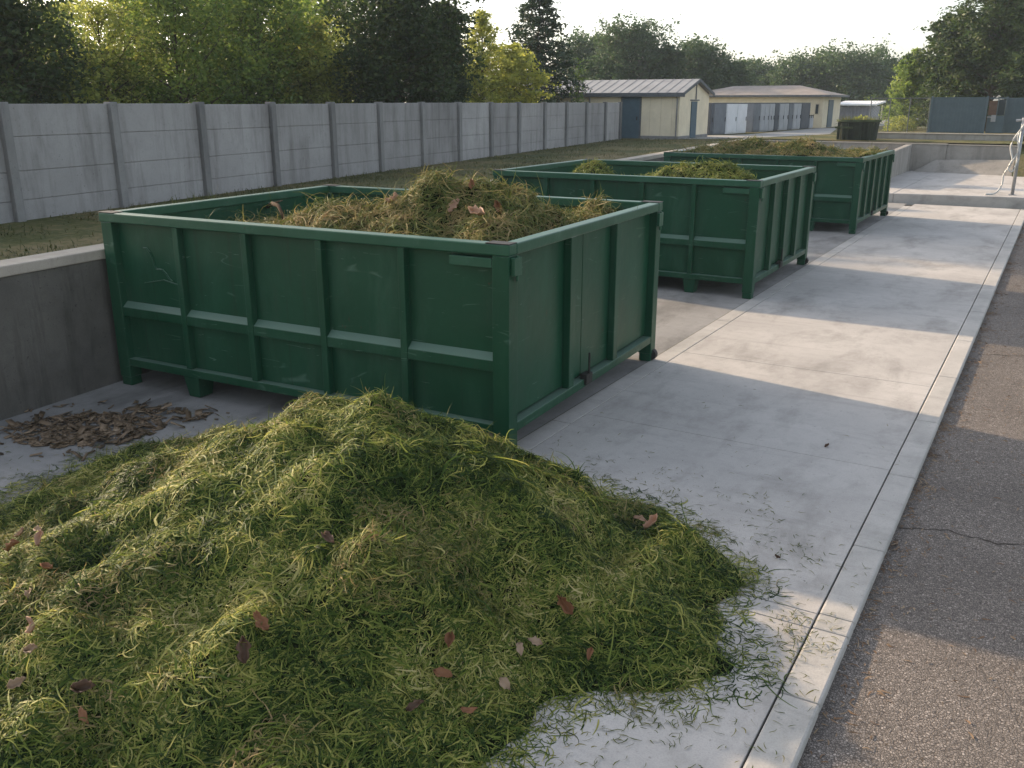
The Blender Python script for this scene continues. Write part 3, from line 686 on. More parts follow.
# a bent dead branch lying in the nearest container
q = at_z(262, 207, 2.15); mb = MB()
mb.tube([(-.5,.35,.02),(-.2,.16,.1),(.05,.02,.1),(.22,-.08,.0),(.3,-.12,-.14)], [.03,.034,.03,.025,.02], 8); mb.tube([(-.2,.16,.1),(-.25,.42,.12)], [.02,.008], 7)
br = mb.build('dead_branch', M['paledeadwood'], smooth=True); br.location = q+np.array([0, .25, -.1])
tag(br, 'bent brown branch poking from the straw at the container left end', 'branch')

# ------------------------------------------------------------------ lawn blades
def on_lawn(x, y, rng):
    fx = np.interp(y, [p[1] for p in P], [p[0] for p in P]); inside = (x > fx+.05) & (x < wallx(y)-.42) & (y > 6)
    d = np.clip(.55+vnoise(x, y, 1.1, 14)*1.5, .05, 1); return inside & (rng.random(len(x)) < d)
x, y = scatter(90000, on_lawn, -20, -10.6, 6.5, 30, 15)
x2, y2 = scatter(45000, on_lawn, -20.5, -11, 30, 50, 16); x = np.concatenate([x, x2]); y = np.concatenate([y, y2])
up = np.tile(np.array([0, 0, 1.]), (len(x), 1))
V, F = strands(np.stack([x, y, np.full(len(x), G-.01)], 1), up, 2, .075, .016, 1.1, RNG, .9)
V[:, 2] = np.maximum(V[:, 2], G+.001)
tag(from_np('lawn_grass', V, F, M['lawnblades']), 'short patchy dry grass between the fence and the retaining wall', 'grass', kind='stuff')

# ------------------------------------------------------------------ trees
def leaf_quads(C, size, rng, aspect=.5, flatz=0., hang=0.):
    n = len(C); d = rng.normal(size=(n, 3)); d[:, 2] = d[:, 2]*(1-flatz)-hang; d /= np.linalg.norm(d, axis=1, keepdims=True)
    e = rng.normal(size=(n, 3)); e[:, 2] *= (1-flatz); s = np.cross(d, e); s /= np.linalg.norm(s, axis=1, keepdims=True)
    L = (size*(.6+.8*rng.random(n)))[:, None]*.5; W = L*aspect
    V = np.stack([C-d*L, C+s*W, C+d*L, C-s*W], 1).reshape(-1, 3); return V, np.arange(4*n).reshape(n, 4)
def prune(C, cell, least):
    k = np.floor(C/cell).astype(np.int64); key = (k[:, 0]*7919+k[:, 1])*7919+k[:, 2]
    u, inv, cnt = np.unique(key, return_inverse=True, return_counts=True); return C[cnt[inv.ravel()] >= least]
def tree(name, label, base, H, Rc, kind, n_leaf, leaf, mat, seed, group, z_start=.12, n_limb=46, sparse=.0, prof=None, spread=1.):
    n_leaf = int(n_leaf*1.4); leaf *= 1.3; n_limb = int(n_limb*1.3)
    rng = np.random.default_rng(seed); root = empty(name, tuple(base), 0, label, 'tree', group)
    mb = MB(); lean = rng.normal(0, .02, 2)*H
    tp = [(lean[0]*u**2+.03*H*vnoise(u*3, seed, 1, 5)*u, lean[1]*u**2+.03*H*vnoise(seed, u*3, 1, 6)*u, H*.97*u-.1) for u in np.linspace(0, 1, 9)]
    tp = [tuple(map(float, p)) for p in tp]; tr = max(.05, H*.016)
    mb.tube(tp, [tr*(1-.93*u)+.008 for u in np.linspace(0, 1, 9)], 7)
    prof = prof or {'broad': lambda t: (math.sin(math.pi*min(1, .16+t*.86))**.6), 'cone': lambda t: (1-t)**.68*min(1, .5+t*4), 'spruce': lambda t: (1-t)**.8*min(1, .6+t*4)+.02,
                    'oval': lambda t: math.sin(math.pi*(.1+.9*t))**.75}[kind]
    Cs = []; per = max(4, n_leaf//n_limb)
    for k in range(n_limb):
        t = (k+rng.random())/n_limb; t = t**(.8 if kind in ('cone', 'spruce') else .9); zz = H*(z_start+(1-z_start)*t*.97)
        u = zz/(H*.97); p0 = Vector([np.interp(u, np.linspace(0, 1, 9), [p[i] for p in tp]) for i in range(3)])
        az = k*2.39996+rng.normal(0, .35); rr = Rc*prof(t)*rng.uniform(.72, 1.18)
        if kind == 'spruce': el = -.18+.6*t
        elif kind == 'cone': el = .25+.7*t
        else: el = .25+.75*t
        if kind in ('broad', 'oval'): rr = rr/max(.45, math.cos(el))*.92
        dv = Vector((math.cos(az)*math.cos(el), math.sin(az)*math.cos(el), math.sin(el))); sag = (.25 if kind == 'spruce' else -.12)*rr
        pts = [p0+dv*rr*s-Vector((0, 0, sag*s*s)) for s in (0, .35, .7, 1)]
        lr = max(.012, tr*.42*(1-t*.75)); mb.tube(pts, [lr, lr*.7, lr*.4, .006], 5)
        # secondary twigs carry the leaf clumps
        nt_ = 4+int(rr*3.2); m = per//(nt_+1)+1
        wgt = (rr/(Rc+1e-6))**1.1+.15
        for j in range(nt_+1):
            s = rng.uniform(.28, 1) if j < nt_ else .97
            pp = np.array(p0+dv*rr*s-Vector((0, 0, sag*s*s)))
            off = rng.normal(size=3)*rr*.27*spread; off[2] *= .45 if kind != 'broad' else .8
            tip = pp+off
            if kind in ('broad', 'oval') and j < nt_ and rng.random() < .8: mb.tube([tuple(pp), tuple((pp+tip)/2+rng.normal(size=3)*.03), tuple(tip)], [lr*.35, lr*.22, .004], 4)
            mm = int(m*wgt*rng.uniform(.35, 1.5)*(1 if rng.random() > sparse else .12))
            if mm < 1: continue
            f = rng.random((mm, 1)); sg = (.06+.055*rr)*spread
            g = rng.normal(size=(mm, 3))*sg*np.array([1, 1, .55 if kind != 'broad' else .8])
            if kind == 'spruce': g[:, 2] = -np.abs(g[:, 2])*1.1
            Cs.append(pp*(1-f)+tip*f+g)
    C = np.concatenate(Cs); C = prune(C[C[:, 2] > H*.04], leaf*3.2, 4)
    V, F = leaf_quads(C, leaf, rng, .55 if kind in ('broad', 'oval') else .34, .35, .25 if kind == 'spruce' else 0)
    mb.build('trunk', M['bark'], root, smooth=True); from_np('crown', V, F, mat, root)
    return root
FM = {
 'dark': foliage('leaves_dark', [(0, (0.014, 0.030, 0.009)), (.5, (0.039, 0.068, 0.019)), (1, (0.107, 0.135, 0.037))], .45, .8),
 'mid': foliage('leaves_mid', [(0, (0.059, 0.113, 0.024)), (.5, (0.161, 0.239, 0.048)), (1, (0.361, 0.412, 0.087))], .55, .7),
 'olive': foliage('leaves_olive', [(0, (0.112, 0.150, 0.033)), (.5, (0.299, 0.337, 0.074)), (1, (0.598, 0.568, 0.142))], .55, .7),
 'green': foliage('leaves_green', [(0, (0.046, 0.103, 0.018)), (.5, (0.127, 0.213, 0.039)), (1, (0.299, 0.356, 0.069))], .55, .8),
 'yellow': foliage('leaves_yellow', [(0, (0.149, 0.184, 0.034)), (.5, (0.333, 0.356, 0.063)), (1, (0.575, 0.529, 0.115))], .55, .7),
 'spruce': foliage('needles_spruce', [(0, (0.012, 0.028, 0.012)), (.6, (0.029, 0.053, 0.022)), (1, (0.065, 0.091, 0.035))], .22, .9),
 'hazy': foliage('leaves_far', [(0, (0.024, 0.048, 0.018)), (.5, (0.055, 0.097, 0.037)), (1, (0.124, 0.170, 0.062))], .42, .25),
}
def tpos(px, Y, z=G): p = at_y(px, HY, Y); return (p[0], p[1], z)
def ttop(px, py, Y, z=G): return at_y(px, py, Y)[2]-z
GL = 'trees behind the concrete fence'
def wide(px, Y, dpx): return float(np.linalg.norm(at_y(px+dpx, HY, Y)-at_y(px, HY, Y)))*abs(float(CF[1]))**0
TREES = [
 ('dark_tree', 'dark heavy-leaved tree cut by the left edge above the fence', 2, 15.5, -18, 1.9, 'broad', 15000, .12, 'dark', .05, 50, 0.),
 ('bushy_tree', 'bright green bushy tree between the dark edge tree and the bare-limbed one', 47, 19, 38, 1.7, 'oval', 9000, .10, 'green', .0, 40, .05),
 ('pale_tree', 'tall pale olive tree standing in the gap second from left', 72, 27, 2, 2.4, 'oval', 8000, .11, 'olive', .05, 42, .1),
 ('bare_limbed_tree', 'thin yellowing tree with bare limbs showing, left part of the fence', 108, 19.5, 2, 1.75, 'broad', 8500, .085, 'olive', .08, 34, .2),
 ('leafy_tree', 'tall green tree with dark upright trunk above the second fence post', 180, 22, -18, 2.6, 'broad', 16000, .11, 'mid', .05, 44, .12),
 ('golden_tree', 'golden olive tree seen through the gap left of the third post', 226, 29, -6, 2.2, 'broad', 9000, .11, 'olive', .02, 40, .1),
 ('round_tree', 'mid green spreading tree above the third and fourth fence posts', 262, 25, -12, 2.3, 'broad', 15000, .11, 'mid', .03, 44, .08),
 ('low_yellow_tree', 'low yellow-green tree leaning out left of the big dark tree', 312, 27, 26, 1.75, 'oval', 9000, .10, 'olive', .0, 40, .05),
 ('slim_tree', 'slim dull green tree rising behind the low yellow-green one', 330, 33, -14, 1.9, 'oval', 11000, .11, 'mid', .02, 40, .05),
 ('big_dark_tree', 'biggest dark green tree at the middle of the fence', 398, 28.5, -22, 2.35, 'broad', 26000, .12, 'dark', .0, 60, 0.),
 ('second_dark_tree', 'narrow dark tree joined to the right of the biggest dark one', 443, 31, 0, 1.35, 'oval', 11000, .12, 'dark', .0, 44, 0.),
 ('yellow_tree', 'bright yellow-green young tree with pointed top', 484, 38, 6, 2.3, 'cone', 15000, .13, 'yellow', .0, 56, .05),
 ('low_bright_tree', 'lower bright yellow tree joined to the right of the pointed one', 514, 40, 48, 1.35, 'oval', 8000, .13, 'yellow', .0, 40, .05),
 ('spruce_tree', 'tall dark spruce with pointed top beside the yellow trees', 535, 45, -30, 3.3, 'spruce', 20000, .19, 'spruce', .0, 90, 0.),
 ('thin_tree', 'small thin tree in front of the metal shed roof', 578, 44.8, 54, .9, 'cone', 1000, .13, 'mid', .0, 34, .2),
 ('shade_tree', 'shaded tree filling the far gap behind the golden one', 150, 34, -2, 2.9, 'broad', 9000, .14, 'mid', .0, 40, .05),
 ('backing_tree', 'dim tree deep behind the dark tree at the left edge', 18, 26, 14, 2.2, 'oval', 8000, .13, 'dark', .0, 40, 0.),
 ('filler_tree', 'dull tree deep behind the spreading tree and the low yellow one', 290, 38, 0, 2.8, 'broad', 9000, .15, 'mid', .0, 40, .05),
]
for i, (nm, lab, px, Y, py, Rc, kd, n, lf, m, zs, nl, sp) in enumerate(TREES):
    tree(nm, lab, tpos(px, Y), ttop(px, py, Y), Rc, kd, n, lf, FM[m], 100+i, GL, zs, nl, sp)
US = [(20,17,58,'green','a dark gap at the far left'),(70,18,70,'olive','the second fence panel'),(128,21,66,'green','the bare-limbed tree'),(160,24,74,'mid','the second fence post'),(205,26,60,'olive','the golden tree'),
      (245,24,72,'mid','the third fence post'),(300,27,66,'olive','the low yellow tree'),(345,29,62,'mid','the left of the big dark tree'),(370,32,50,'olive','the big dark tree, set back'),(430,33,64,'dark','the narrow dark tree'),(468,38,74,'olive','the gap before the pointed yellow tree')]
for i, (px, Y, py, m, where) in enumerate(US):
    tree('bush', 'leafy bush just over the fence top, by '+where, tpos(px, Y), ttop(px, py, Y), 1.5+.012*Y, 'oval', 5200, .11, FM[m], 500+i, 'bushes behind the fence', .0, 36, .0)
GF = 'hazy trees beyond the sheds'
FAR = [
 ('far_tree', 'hazy round tree at the left of the far group, beside the spruce', 585, 84, 34, 3.2, 'broad', 6000, .34, .05, 40, .0),
 ('tall_far_tree', 'tallest hazy tree with its bare trunk visible behind the shed', 630, 80, 24, 3.4, 'broad', 6500, .32, .3, 34, .25),
 ('pointed_far_tree', 'hazy tree with pointed top right of the tallest far one', 662, 82, 40, 2.2, 'oval', 5000, .32, .0, 36, 0.),
 ('broad_far_tree', 'broad hazy tree behind the right end of the metal roof', 698, 88, 43, 3.2, 'broad', 7000, .34, .0, 40, 0.),
 ('low_far_tree', 'low hazy tree sloping down right of the broad far one', 728, 92, 60, 2.4, 'oval', 4500, .34, .0, 36, 0.),
 ('gap_far_tree', 'low hazy tree filling the gap below the tallest far one', 608, 78, 58, 2.4, 'oval', 4500, .32, .0, 36, 0.),
 ('round_far_tree', 'round dark crown behind the hip roof ridge', 800, 112, 66, 3.6, 'broad', 7000, .38, .0, 40, 0.),
 ('wide_far_tree', 'wide dark crown right of the hip roof', 848, 112, 67, 4.6, 'broad', 9000, .38, .0, 44, 0.),
 ('dim_far_tree', 'dim crown between the wide dark one and the right hand trees', 889, 116, 72, 3.8, 'broad', 7000, .38, .0, 40, 0.),
 ('left_far_tree', 'dim crown left of the round one behind the roof', 762, 118, 72, 3.6, 'broad', 6500, .4, .0, 40, 0.),
]
for i, (nm, lab, px, Y, py, Rc, kd, n, lf, zs, nl, sp) in enumerate(FAR):
    tree(nm, lab, tpos(px, Y), ttop(px, py, Y)*.85, Rc, kd, int(n*2.2), lf*.64, FM['hazy'], 200+i, GF, zs, int(nl*1.9), sp)
# the far wood along the skyline: reads as one mass
rng = np.random.default_rng(77); Cs = []; wood_t = MB()
for px in np.arange(690, 965, 5.5):
    Y = rng.uniform(142, 190); top = np.interp(px, [690, 730, 760, 790, 820, 850, 880, 905, 965], [70, 70, 69, 71, 67, 67, 67, 66, 67])+rng.normal(0, 2.0)
    b = np.array(tpos(px, Y)); H = ttop(px, top, Y); Rr = rng.uniform(3, 5)
    wood_t.tube([tuple(b), tuple(b+np.array([0, 0, H*.6]))], [.3, .15], 6)
    n = 5200; d = rng.normal(size=(n, 3)); d /= np.linalg.norm(d, axis=1, keepdims=True); r = rng.random((n, 1))**.25
    lob = 1+.35*vnoise(d[:, 0]*3+px, d[:, 1]*3+d[:, 2]*2, .6, 3)[:, None]
    C = b+np.array([0, 0, H*.52])+d*r*lob*np.array([Rr, Rr, H*.5]); Cs.append(C)
C = prune(np.concatenate(Cs), 1.1, 5); V, F = leaf_quads(C, .36, rng, .6, .3)
fw = empty('far_wood', (0, 0, 0)); bpy.data.objects.remove(fw)
me = wood_t
wv = np.array(me.v); n0 = len(V)
fo = from_np('far_wood', V, F, FM['hazy']); tag(fo, 'hazy far wood along the skyline', 'wood', kind='stuff')
GR = 'trees behind the blue panels'
tree('conical_tree', 'conical yellow-green tree behind the wire fence at the right', tpos(912, 66, 1.9), ttop(912, 46, 66, 1.9), 2.05, 'cone', 15000, .17, FM['mid'], 301, GR, .0, 60, .03)
tree('tall_dark_tree', 'tall dark green tree at the right behind the blue panels', tpos(990, 63, 1.9), ttop(990, -75, 63, 1.9), 4.3, 'cone', 34000, .22, FM['dark'], 302, GR, .02, 90, .04)
tree('side_tree', 'lower dark tree joined to the left side of the tall dark one', tpos(950, 64.5, 1.9), ttop(950, 22, 64.5, 1.9), 2.0, 'oval', 12000, .2, FM['dark'], 303, GR, .0, 44, .05)
tree('right_edge_tree', 'dark tree cut by the right edge behind the tall one', tpos(1035, 68, 1.9), ttop(1035, -20, 68, 1.9), 3.2, 'oval', 14000, .22, FM['dark'], 304, GR, .0, 50, .02)
def shrub(px, py, Y, z, Rr, H, label, seed, m):
    rng = np.random.default_rng(seed); b = at_y(px, py, Y); root = empty('shrub', (b[0], b[1], z), 0, label, 'shrub', 'low shrubs round the yard')
    n = 1500; d = rng.normal(size=(n, 3)); d /= np.linalg.norm(d, axis=1, keepdims=True); d[:, 2] = np.abs(d[:, 2])
    C = d*(rng.random((n, 1))**.4)*np.array([Rr, Rr, H]); V, F = leaf_quads(C, .12, rng, .5)
    from_np('foliage', V, F, FM[m], root)
    mb = MB()
    for k in range(7):
        a = k*.9; mb.tube([(0, 0, -.05), (math.cos(a)*Rr*.6, math.sin(a)*Rr*.6, H*.7)], [.02, .006], 5)
    mb.build('stems', M['bark'], root)
shrub(862, 118, 60, G, .9, 1.2, 'yellowing shrub behind the dark tub', 401, 'yellow')
shrub(900, 125, 62, 1.93, 1.0, .9, 'low green shrub below the conical tree', 402, 'olive')
shrub(795, 100, 86, G, 2.2, 2.2, 'green shrub behind the far grey shed', 403, 'mid')
shrub(872, 108, 92, G, 2.0, 2.6, 'pale shrub at the end of the dark board fence', 404, 'mid')
# weeds standing in the left corner of the nearest container
rng = np.random.default_rng(9)
for (px, py, lab) in ((182, 207, 'thin weed sprig at the left end of the nearest container'), (204, 204, 'second weed sprig just right of the left end one')):
    q = at_z(px, py, 2.0); n = 90; P0 = np.tile(q, (n, 1))+rng.normal(size=(n, 3))*np.array([.14, .14, .05]); V, F = strands(P0-np.array([0, 0, .1]), np.tile([0, 0, 1.], (n, 1)), 4, .26, .012, 1.3, rng, .8)
    o = from_np('weed', V-q, F, M['blades_y']); o.location = q; tag(o, lab, 'weed', 'weeds in the nearest container')

# ------------------------------------------------------------------ sheds
def gable_shed():
    x1, x0, y0, y1 = -17.78, -27.5, 47.4, 52.0; ez, az = 3.98, 4.66
    root = empty('cream_shed', (x1, y0, G), 0, 'cream shed with pale metal gable roof and a blue door', 'shed')
    ym = (y0+y1)/2
    mb = MB(); mb.add([(x0,y0,G-.1),(x1,y0,G-.1),(x1,y1,G-.1),(x0,y1,G-.1),(x0,y0,ez),(x1,y0,ez),(x1,y1,ez),(x0,y1,ez),(x0,ym,az-.05),(x1,ym,az-.05)],
                      [(0,1,5,4),(1,2,6,9,5),(2,3,7,6),(3,0,4,8,7)]); rel(root, mb, 'wall', M['cream'])
    mb = MB(); o = .22; th = .07; dz = (az-ez)/(ym-y0); ys, ye = y0-o, y1+o
    for s, (ya, yb) in ((0, (ys, ym)), (1, (ye, ym))):
        za, zb = ez-o*dz+.06, az+.06
        pts = [(x0-o, ya, za), (x1+o, ya, za), (x1+o, yb, zb), (x0-o, yb, zb)]
        if s: pts = pts[::-1]
        mb.hexa(pts, [(a, b, c+th) for a, b, c in pts])
    rf = rel(root, mb, 'roof', M['roof'], bevel=.01)
    mb = MB()
    for k in range(19):
        xx = x0-.2+k*.54
        for ya, yb, za, zb in ((ys, ym, ez-o*dz+.14, az+.14), (ye, ym, ez-o*dz+.14, az+.14)):
            pts = [(xx, ya, za), (xx+.04, ya, za), (xx+.04, yb, zb), (xx, yb, zb)]
            if ya > yb: pts = pts[::-1]
            mb.hexa([(a, b, c-.01) for a, b, c in pts], [(a, b, c+.012) for a, b, c in pts])
    s = rel(root, mb, 'roof_seams', M['roof'])
    mb = MB(); mb.box(x0-.35, x1+.35, ys-.06, ys-.003, ez-o*dz-.06, ez-o*dz+.15); rel(root, mb, 'gutter', M['fascia'], bevel=.01)
    mb = MB()
    for ya in (ys, ye):
        pts = [(x1+o+.003, ya, ez-o*dz-.02), (x1+o+.04, ya, ez-o*dz-.02), (x1+o+.04, ym, az-.02), (x1+o+.003, ym, az-.02)]
        if ya > ym: pts = pts[::-1]
        mb.hexa(pts, [(a, b, c+.16) for a, b, c in pts])
    rel(root, mb, 'barge_board', M['fascia'])
    dx0, dx1 = at_y(622.5, 120, y0)[0], at_y(639.5, 120, y0)[0]
    mb = MB(); mb.box(dx0, dx1, y0-.05, y0-.004, G+.02, 3.86); d = rel(root, mb, 'door', M['bluedoor'], bevel=.01)
    mb = MB(); mb.box(dx1-.16, dx1-.1, y0-.09, y0-.052, 2.65, 2.85); mb.v = [(a-root.location.x, b-root.location.y, c-root.location.z) for a, b, c in mb.v]; mb.build('handle', M['black'], d)
    mb = MB(); mb.box(x1+.004, x1+.06, 49.1, 49.95, G+.02, 3.62); rel(root, mb, 'side_door', M['bluedoor'], bevel=.01)
    mb = MB(); mb.box(x1+.004, x1+.05, 48.95, 50.3, 3.66, 3.72); rel(root, mb, 'door_lintel', M['fascia'])
    mb = MB(); mb.tube([(x1+.04, 49.75, 3.73), (x1+.04, 49.75, 4.5)], .03, 6); rel(root, mb, 'conduit', M['fascia'])
    mb = MB(); mb.box(x0, x1+.02, y0-.03, y0-.002, G-.1, G+.16); mb.box(x1+.002, x1+.03, y0, y1, G-.1, G+.16); rel(root, mb, 'plinth', M['post'])
    mb = MB()
    for k in range(1, 16):
        xx = x0+k*.62; mb.box(xx, xx+.02, y0-.012, y0-.002, G+.18, ez-.1) if not (dx0-.1 < xx < dx1+.1) else None
    rel(root, mb, 'board_joints', M['creamtrim'])
gable_shed()
def shed_trim():
    root = next(o for o in COL.objects if o.name == 'cream_shed'); x1, y0 = -17.78, 47.4
    for x in (x1-.12, x1-5.2): mb = MB(); mb.tube([(x, y0-.2, 3.9), (x, y0-.06, 3.75), (x, y0-.06, G+.1)], .04, 8); rel(root, mb, 'downpipe', M['post'])
    a, b = at_y(622.5, 120, y0)[0], at_y(639.5, 120, y0)[0]
    mb = MB(); mb.box(a-.09, a-.003, y0-.06, y0-.003, G, 3.95); mb.box(b+.003, b+.09, y0-.06, y0-.003, G, 3.95); mb.box(a-.09, b+.09, y0-.06, y0-.003, 3.863, 3.95); rel(root, mb, 'door_frame', M['fascia'])
    mb = MB(); mb.box(a+.3, a+.55, y0-.16, y0-.003, 3.96, 4.0) ; rel(root, mb, 'lamp', M['post'])
shed_trim()
def hip_shed():
    x1, x0, y0, y1 = -16.3, -27., 74., 80.; ez = 3.98; az = 4.85
    root = empty('hip_roof_shed', (x1, y0, G), 0, 'cream building with a grey hip roof behind the row of lockers', 'shed')
    mb = MB(); mb.box(x0, x1, y0, y1, G-.1, ez); rel(root, mb, 'wall', M['cream'])
    o = .5; ex0, ex1, ey0, ey1 = x0-o, x1+o, y0-o, y1+o; ym = (y0+y1)/2; rx0, rx1 = x0+2.8, x1-2.6
    mb = MB(); mb.add([(ex0,ey0,ez+.02),(ex1,ey0,ez+.02),(ex1,ey1,ez+.02),(ex0,ey1,ez+.02),(ex0,ey0,ez+.12),(ex1,ey0,ez+.12),(ex1,ey1,ez+.12),(ex0,ey1,ez+.12),(rx0,ym,az),(rx1,ym,az)],
                      [(3,2,1,0),(0,1,5,4),(1,2,6,5),(2,3,7,6),(3,0,4,7),(4,5,9,8),(5,6,9),(6,7,8,9),(7,4,8)]); rel(root, mb, 'roof', M['rooftile'])
    mb = MB(); mb.box(ex0, ex1+.04, ey0-.05, ey0-.003, ez-.02, ez+.13); mb.box(ex1+.003, ex1+.05, ey0, ey1, ez-.02, ez+.13); rel(root, mb, 'gutter', M['fascia'])
    mb = MB(); a, b = at_y(814.5, 110, y0)[0], at_y(819.5, 110, y0)[0]; mb.box(a, b, y0-.05, y0-.004, 2.65, 3.5); wn = rel(root, mb, 'window', M['creamtrim'])
    L = root.location
    mb = MB(); mb.box(a+.08-L.x, b-.08-L.x, y0-.065-L.y, y0-.053-L.y, 2.73-L.z, 3.42-L.z); mb.build('pane', M['glass'], wn)
    mb = MB(); mb.box(x1+.004, x1+.06, 75.6, 77.2, G+.02, 3.75); rel(root, mb, 'door', M['bluedoor'])
    return root
hip_shed()
# the row of lockers standing along the path
edges = [(711,'lockdark'),(714,'lockgrey'),(727,'lockwhite'),(748,None),(754,'lockgrey'),(761,'lockpale'),(770,'lockpale'),(775.5,'lockdark'),(780,'lockpale'),(789.5,'lockgrey'),(794,'lockpale'),(802,'lockdark'),(811,'lockpale'),(815,None)]
A0, A1 = np.array([-18.5, 54.8]), np.array([-16.75, 73.2])
def on_row(px):
    d = ray(px, HY); m = np.array([[d[0], -(A1-A0)[0]], [d[1], -(A1-A0)[1]]]); s = np.linalg.solve(m, A0); return A0+(A1-A0)*s[1]
cname = {'lockdark': 'dark grey', 'lockgrey': 'blue-grey', 'lockwhite': 'wide white two-door', 'lockpale': 'pale grey'}
labs = ['narrow dark grey locker at the left end beside the cream shed', 'wide blue-grey locker left of the white one', 'wide white two-door locker, the brightest in the row',
        None, 'blue-grey locker just right of the cream gap', 'first pale grey locker right of the cream gap', 'second pale grey locker, touching a dark narrow one',
        'narrow dark locker in the middle of the row', 'pale grey locker right of the middle dark one', 'slim blue-grey locker between two pale ones', 'last tall pale grey locker towards the window', 'dark locker near the right end of the row', 'short pale locker at the right end below the window']
for i in range(len(edges)-1):
    px0, m = edges[i]; px1 = edges[i+1][0]
    if m is None: continue
    a, b = on_row(px0+.25), on_row(px1-.25); d = (b-a)/np.linalg.norm(b-a); n = np.array([-d[1], d[0]]); h = 1.85 if px0 < 811 else .95
    root = empty('locker', (a[0], a[1], G), 0, labs[i], 'locker', 'lockers in a row along the path')
    mb = MB(); mb.wallseg(a, b, 1.1, G, G+h-.06); body = rel(root, mb, 'body', M[m], bevel=.01)
    mb = MB(); mb.wallseg(a-n*.03-d*.02, b-n*.03+d*.02, 1.16, G+h-.057, G+h); rel(root, mb, 'lid', M['fascia'])
    nd = 2 if m in ('lockwhite', 'lockpale') else 1
    for k in range(nd):
        p, q = a+(b-a)*(k/nd+.02), a+(b-a)*((k+1)/nd-.02); mb = MB(); mb.wallseg(p-n*.035, q-n*.035, .03, G+.08, G+h-.09); dr = rel(root, mb, 'door', M[m], bevel=.006)
        mb = MB(); e = q-d*.15-n*.06; mb.tube([(e[0]-a[0], e[1]-a[1], .75), (e[0]-a[0], e[1]-a[1], 1.0)], .02, 6); mb.build('handle', M['black'], dr)
# far grey shed and dark boards
def far_shed():
    x0, x1, y0, y1 = -17.6, -14.9, 86, 90
    root = empty('grey_shed', (x1, y0, G), 0, 'far corrugated grey shed with a white flat roof', 'shed')
    mb = MB(); mb.box(x0, x1, y0, y1, G-.1, 3.25); rel(root, mb, 'wall', M['corr'])
    mb = MB()
    for k in range(9): xx = x0+.05+k*.3; mb.box(xx, xx+.14, y0-.06, y0-.002, G, 3.25)
    rel(root, mb, 'corrugation', M['corr'])
    mb = MB(); mb.hexa([(x0-.4,y0-.5,3.3),(x1+.4,y0-.5,3.3),(x1+.4,y1+.4,3.55),(x0-.4,y1+.4,3.55)], [(x0-.4,y0-.5,3.42),(x1+.4,y0-.5,3.42),(x1+.4,y1+.4,3.7),(x0-.4,y1+.4,3.7)]); rel(root, mb, 'roof', M['whiteroof'])
far_shed()
t = empty('board_fence', (-14, 96, G), 0, 'far dark board fence right of the grey shed', 'fence')
mb = MB(); a, b = at_y(857, 110, 96), at_y(882, 110, 98)
mb.wallseg(a[:2], b[:2], .1, G-.05, 3.15); rel(t, mb, 'boards', M['darkfence'])
for s in np.linspace(0, 1, 5):
    p = a+(b-a)*s; mb = MB(); mb.box(p[0]-.07, p[0]+.07, p[1]-.12, p[1]-.02, G-.05, 3.3); rel(t, mb, 'post', M['creamtrim'])

# ------------------------------------------------------------------ mossy tub behind the wall
def tub():
    a, b = at_z(846, 141, 1.55), at_z(883, 141.5, 1.55); cx = (a[0]+b[0])/2; w = abs(b[0]-a[0])/2*1.08; y = 51.0
    root = empty('plant_tub', (cx, y+.8, G), 0, 'dark mossy oblong tub with plants behind the low wall', 'tub')
    mb = MB(); N = 24
    def ring(sx, sy, z): return [(sx*math.copysign(abs(math.cos(t))**.55, math.cos(t)), sy*math.copysign(abs(math.sin(t))**.55, math.sin(t)), z) for t in np.linspace(0, 2*math.pi, N, endpoint=False)]
    rs = [ring(w*.92, .7, 0), ring(w*.95, .75, .5), ring(w*.99, .8, .92), ring(w*.93, .74, .92), ring(w*.9, .7, .8)]
    vs = [p for r in rs for p in r]; fs = [(i*N+k, i*N+(k+1) % N, (i+1)*N+(k+1) % N, (i+1)*N+k) for i in range(4) for k in range(N)]; fs.append(tuple(range(4*N, 5*N)))
    mb.add(vs, fs); mb.build('tub_body', M['tub'], root, smooth=False, bevel=.01)
    mb = MB(); r0, r1, r2, r3 = ring(w*1.0, .81, .90), ring(w*1.06, .87, .92), ring(w*1.06, .87, 1.02), ring(w*.96, .77, 1.02)
    vs = r0+r1+r2+r3; mb.add(vs, [(i*N+k, i*N+(k+1) % N, (i+1)*N+(k+1) % N, (i+1)*N+k) for i in range(3) for k in range(N)]); mb.build('rim', M['tubrim'], root)
    mb = MB()
    for sx in (-.82, -.4, .25, .7): mb.box(sx*w-.06, sx*w+.06, -.86, -.72, .02, .88)
    mb.build('rib', M['tub'], root, bevel=.02)
    mb = MB(); mb.box(-w*1.0, -w*.1, -.9, -.83, .58, .68); mb.build('side_bar', M['tubrim'], root, bevel=.02)
    rng = np.random.default_rng(5); n = 900; P0 = np.stack([rng.uniform(-w*.85, w*.85, n), rng.uniform(-.6, .6, n), np.full(n, .85)], 1)
    V, F = strands(P0, np.tile([0, 0, 1.], (n, 1)), 3, .28, .03, 1.3, rng, .9); o = from_np('plants', V, F, M['blades_y'], root)
tub()
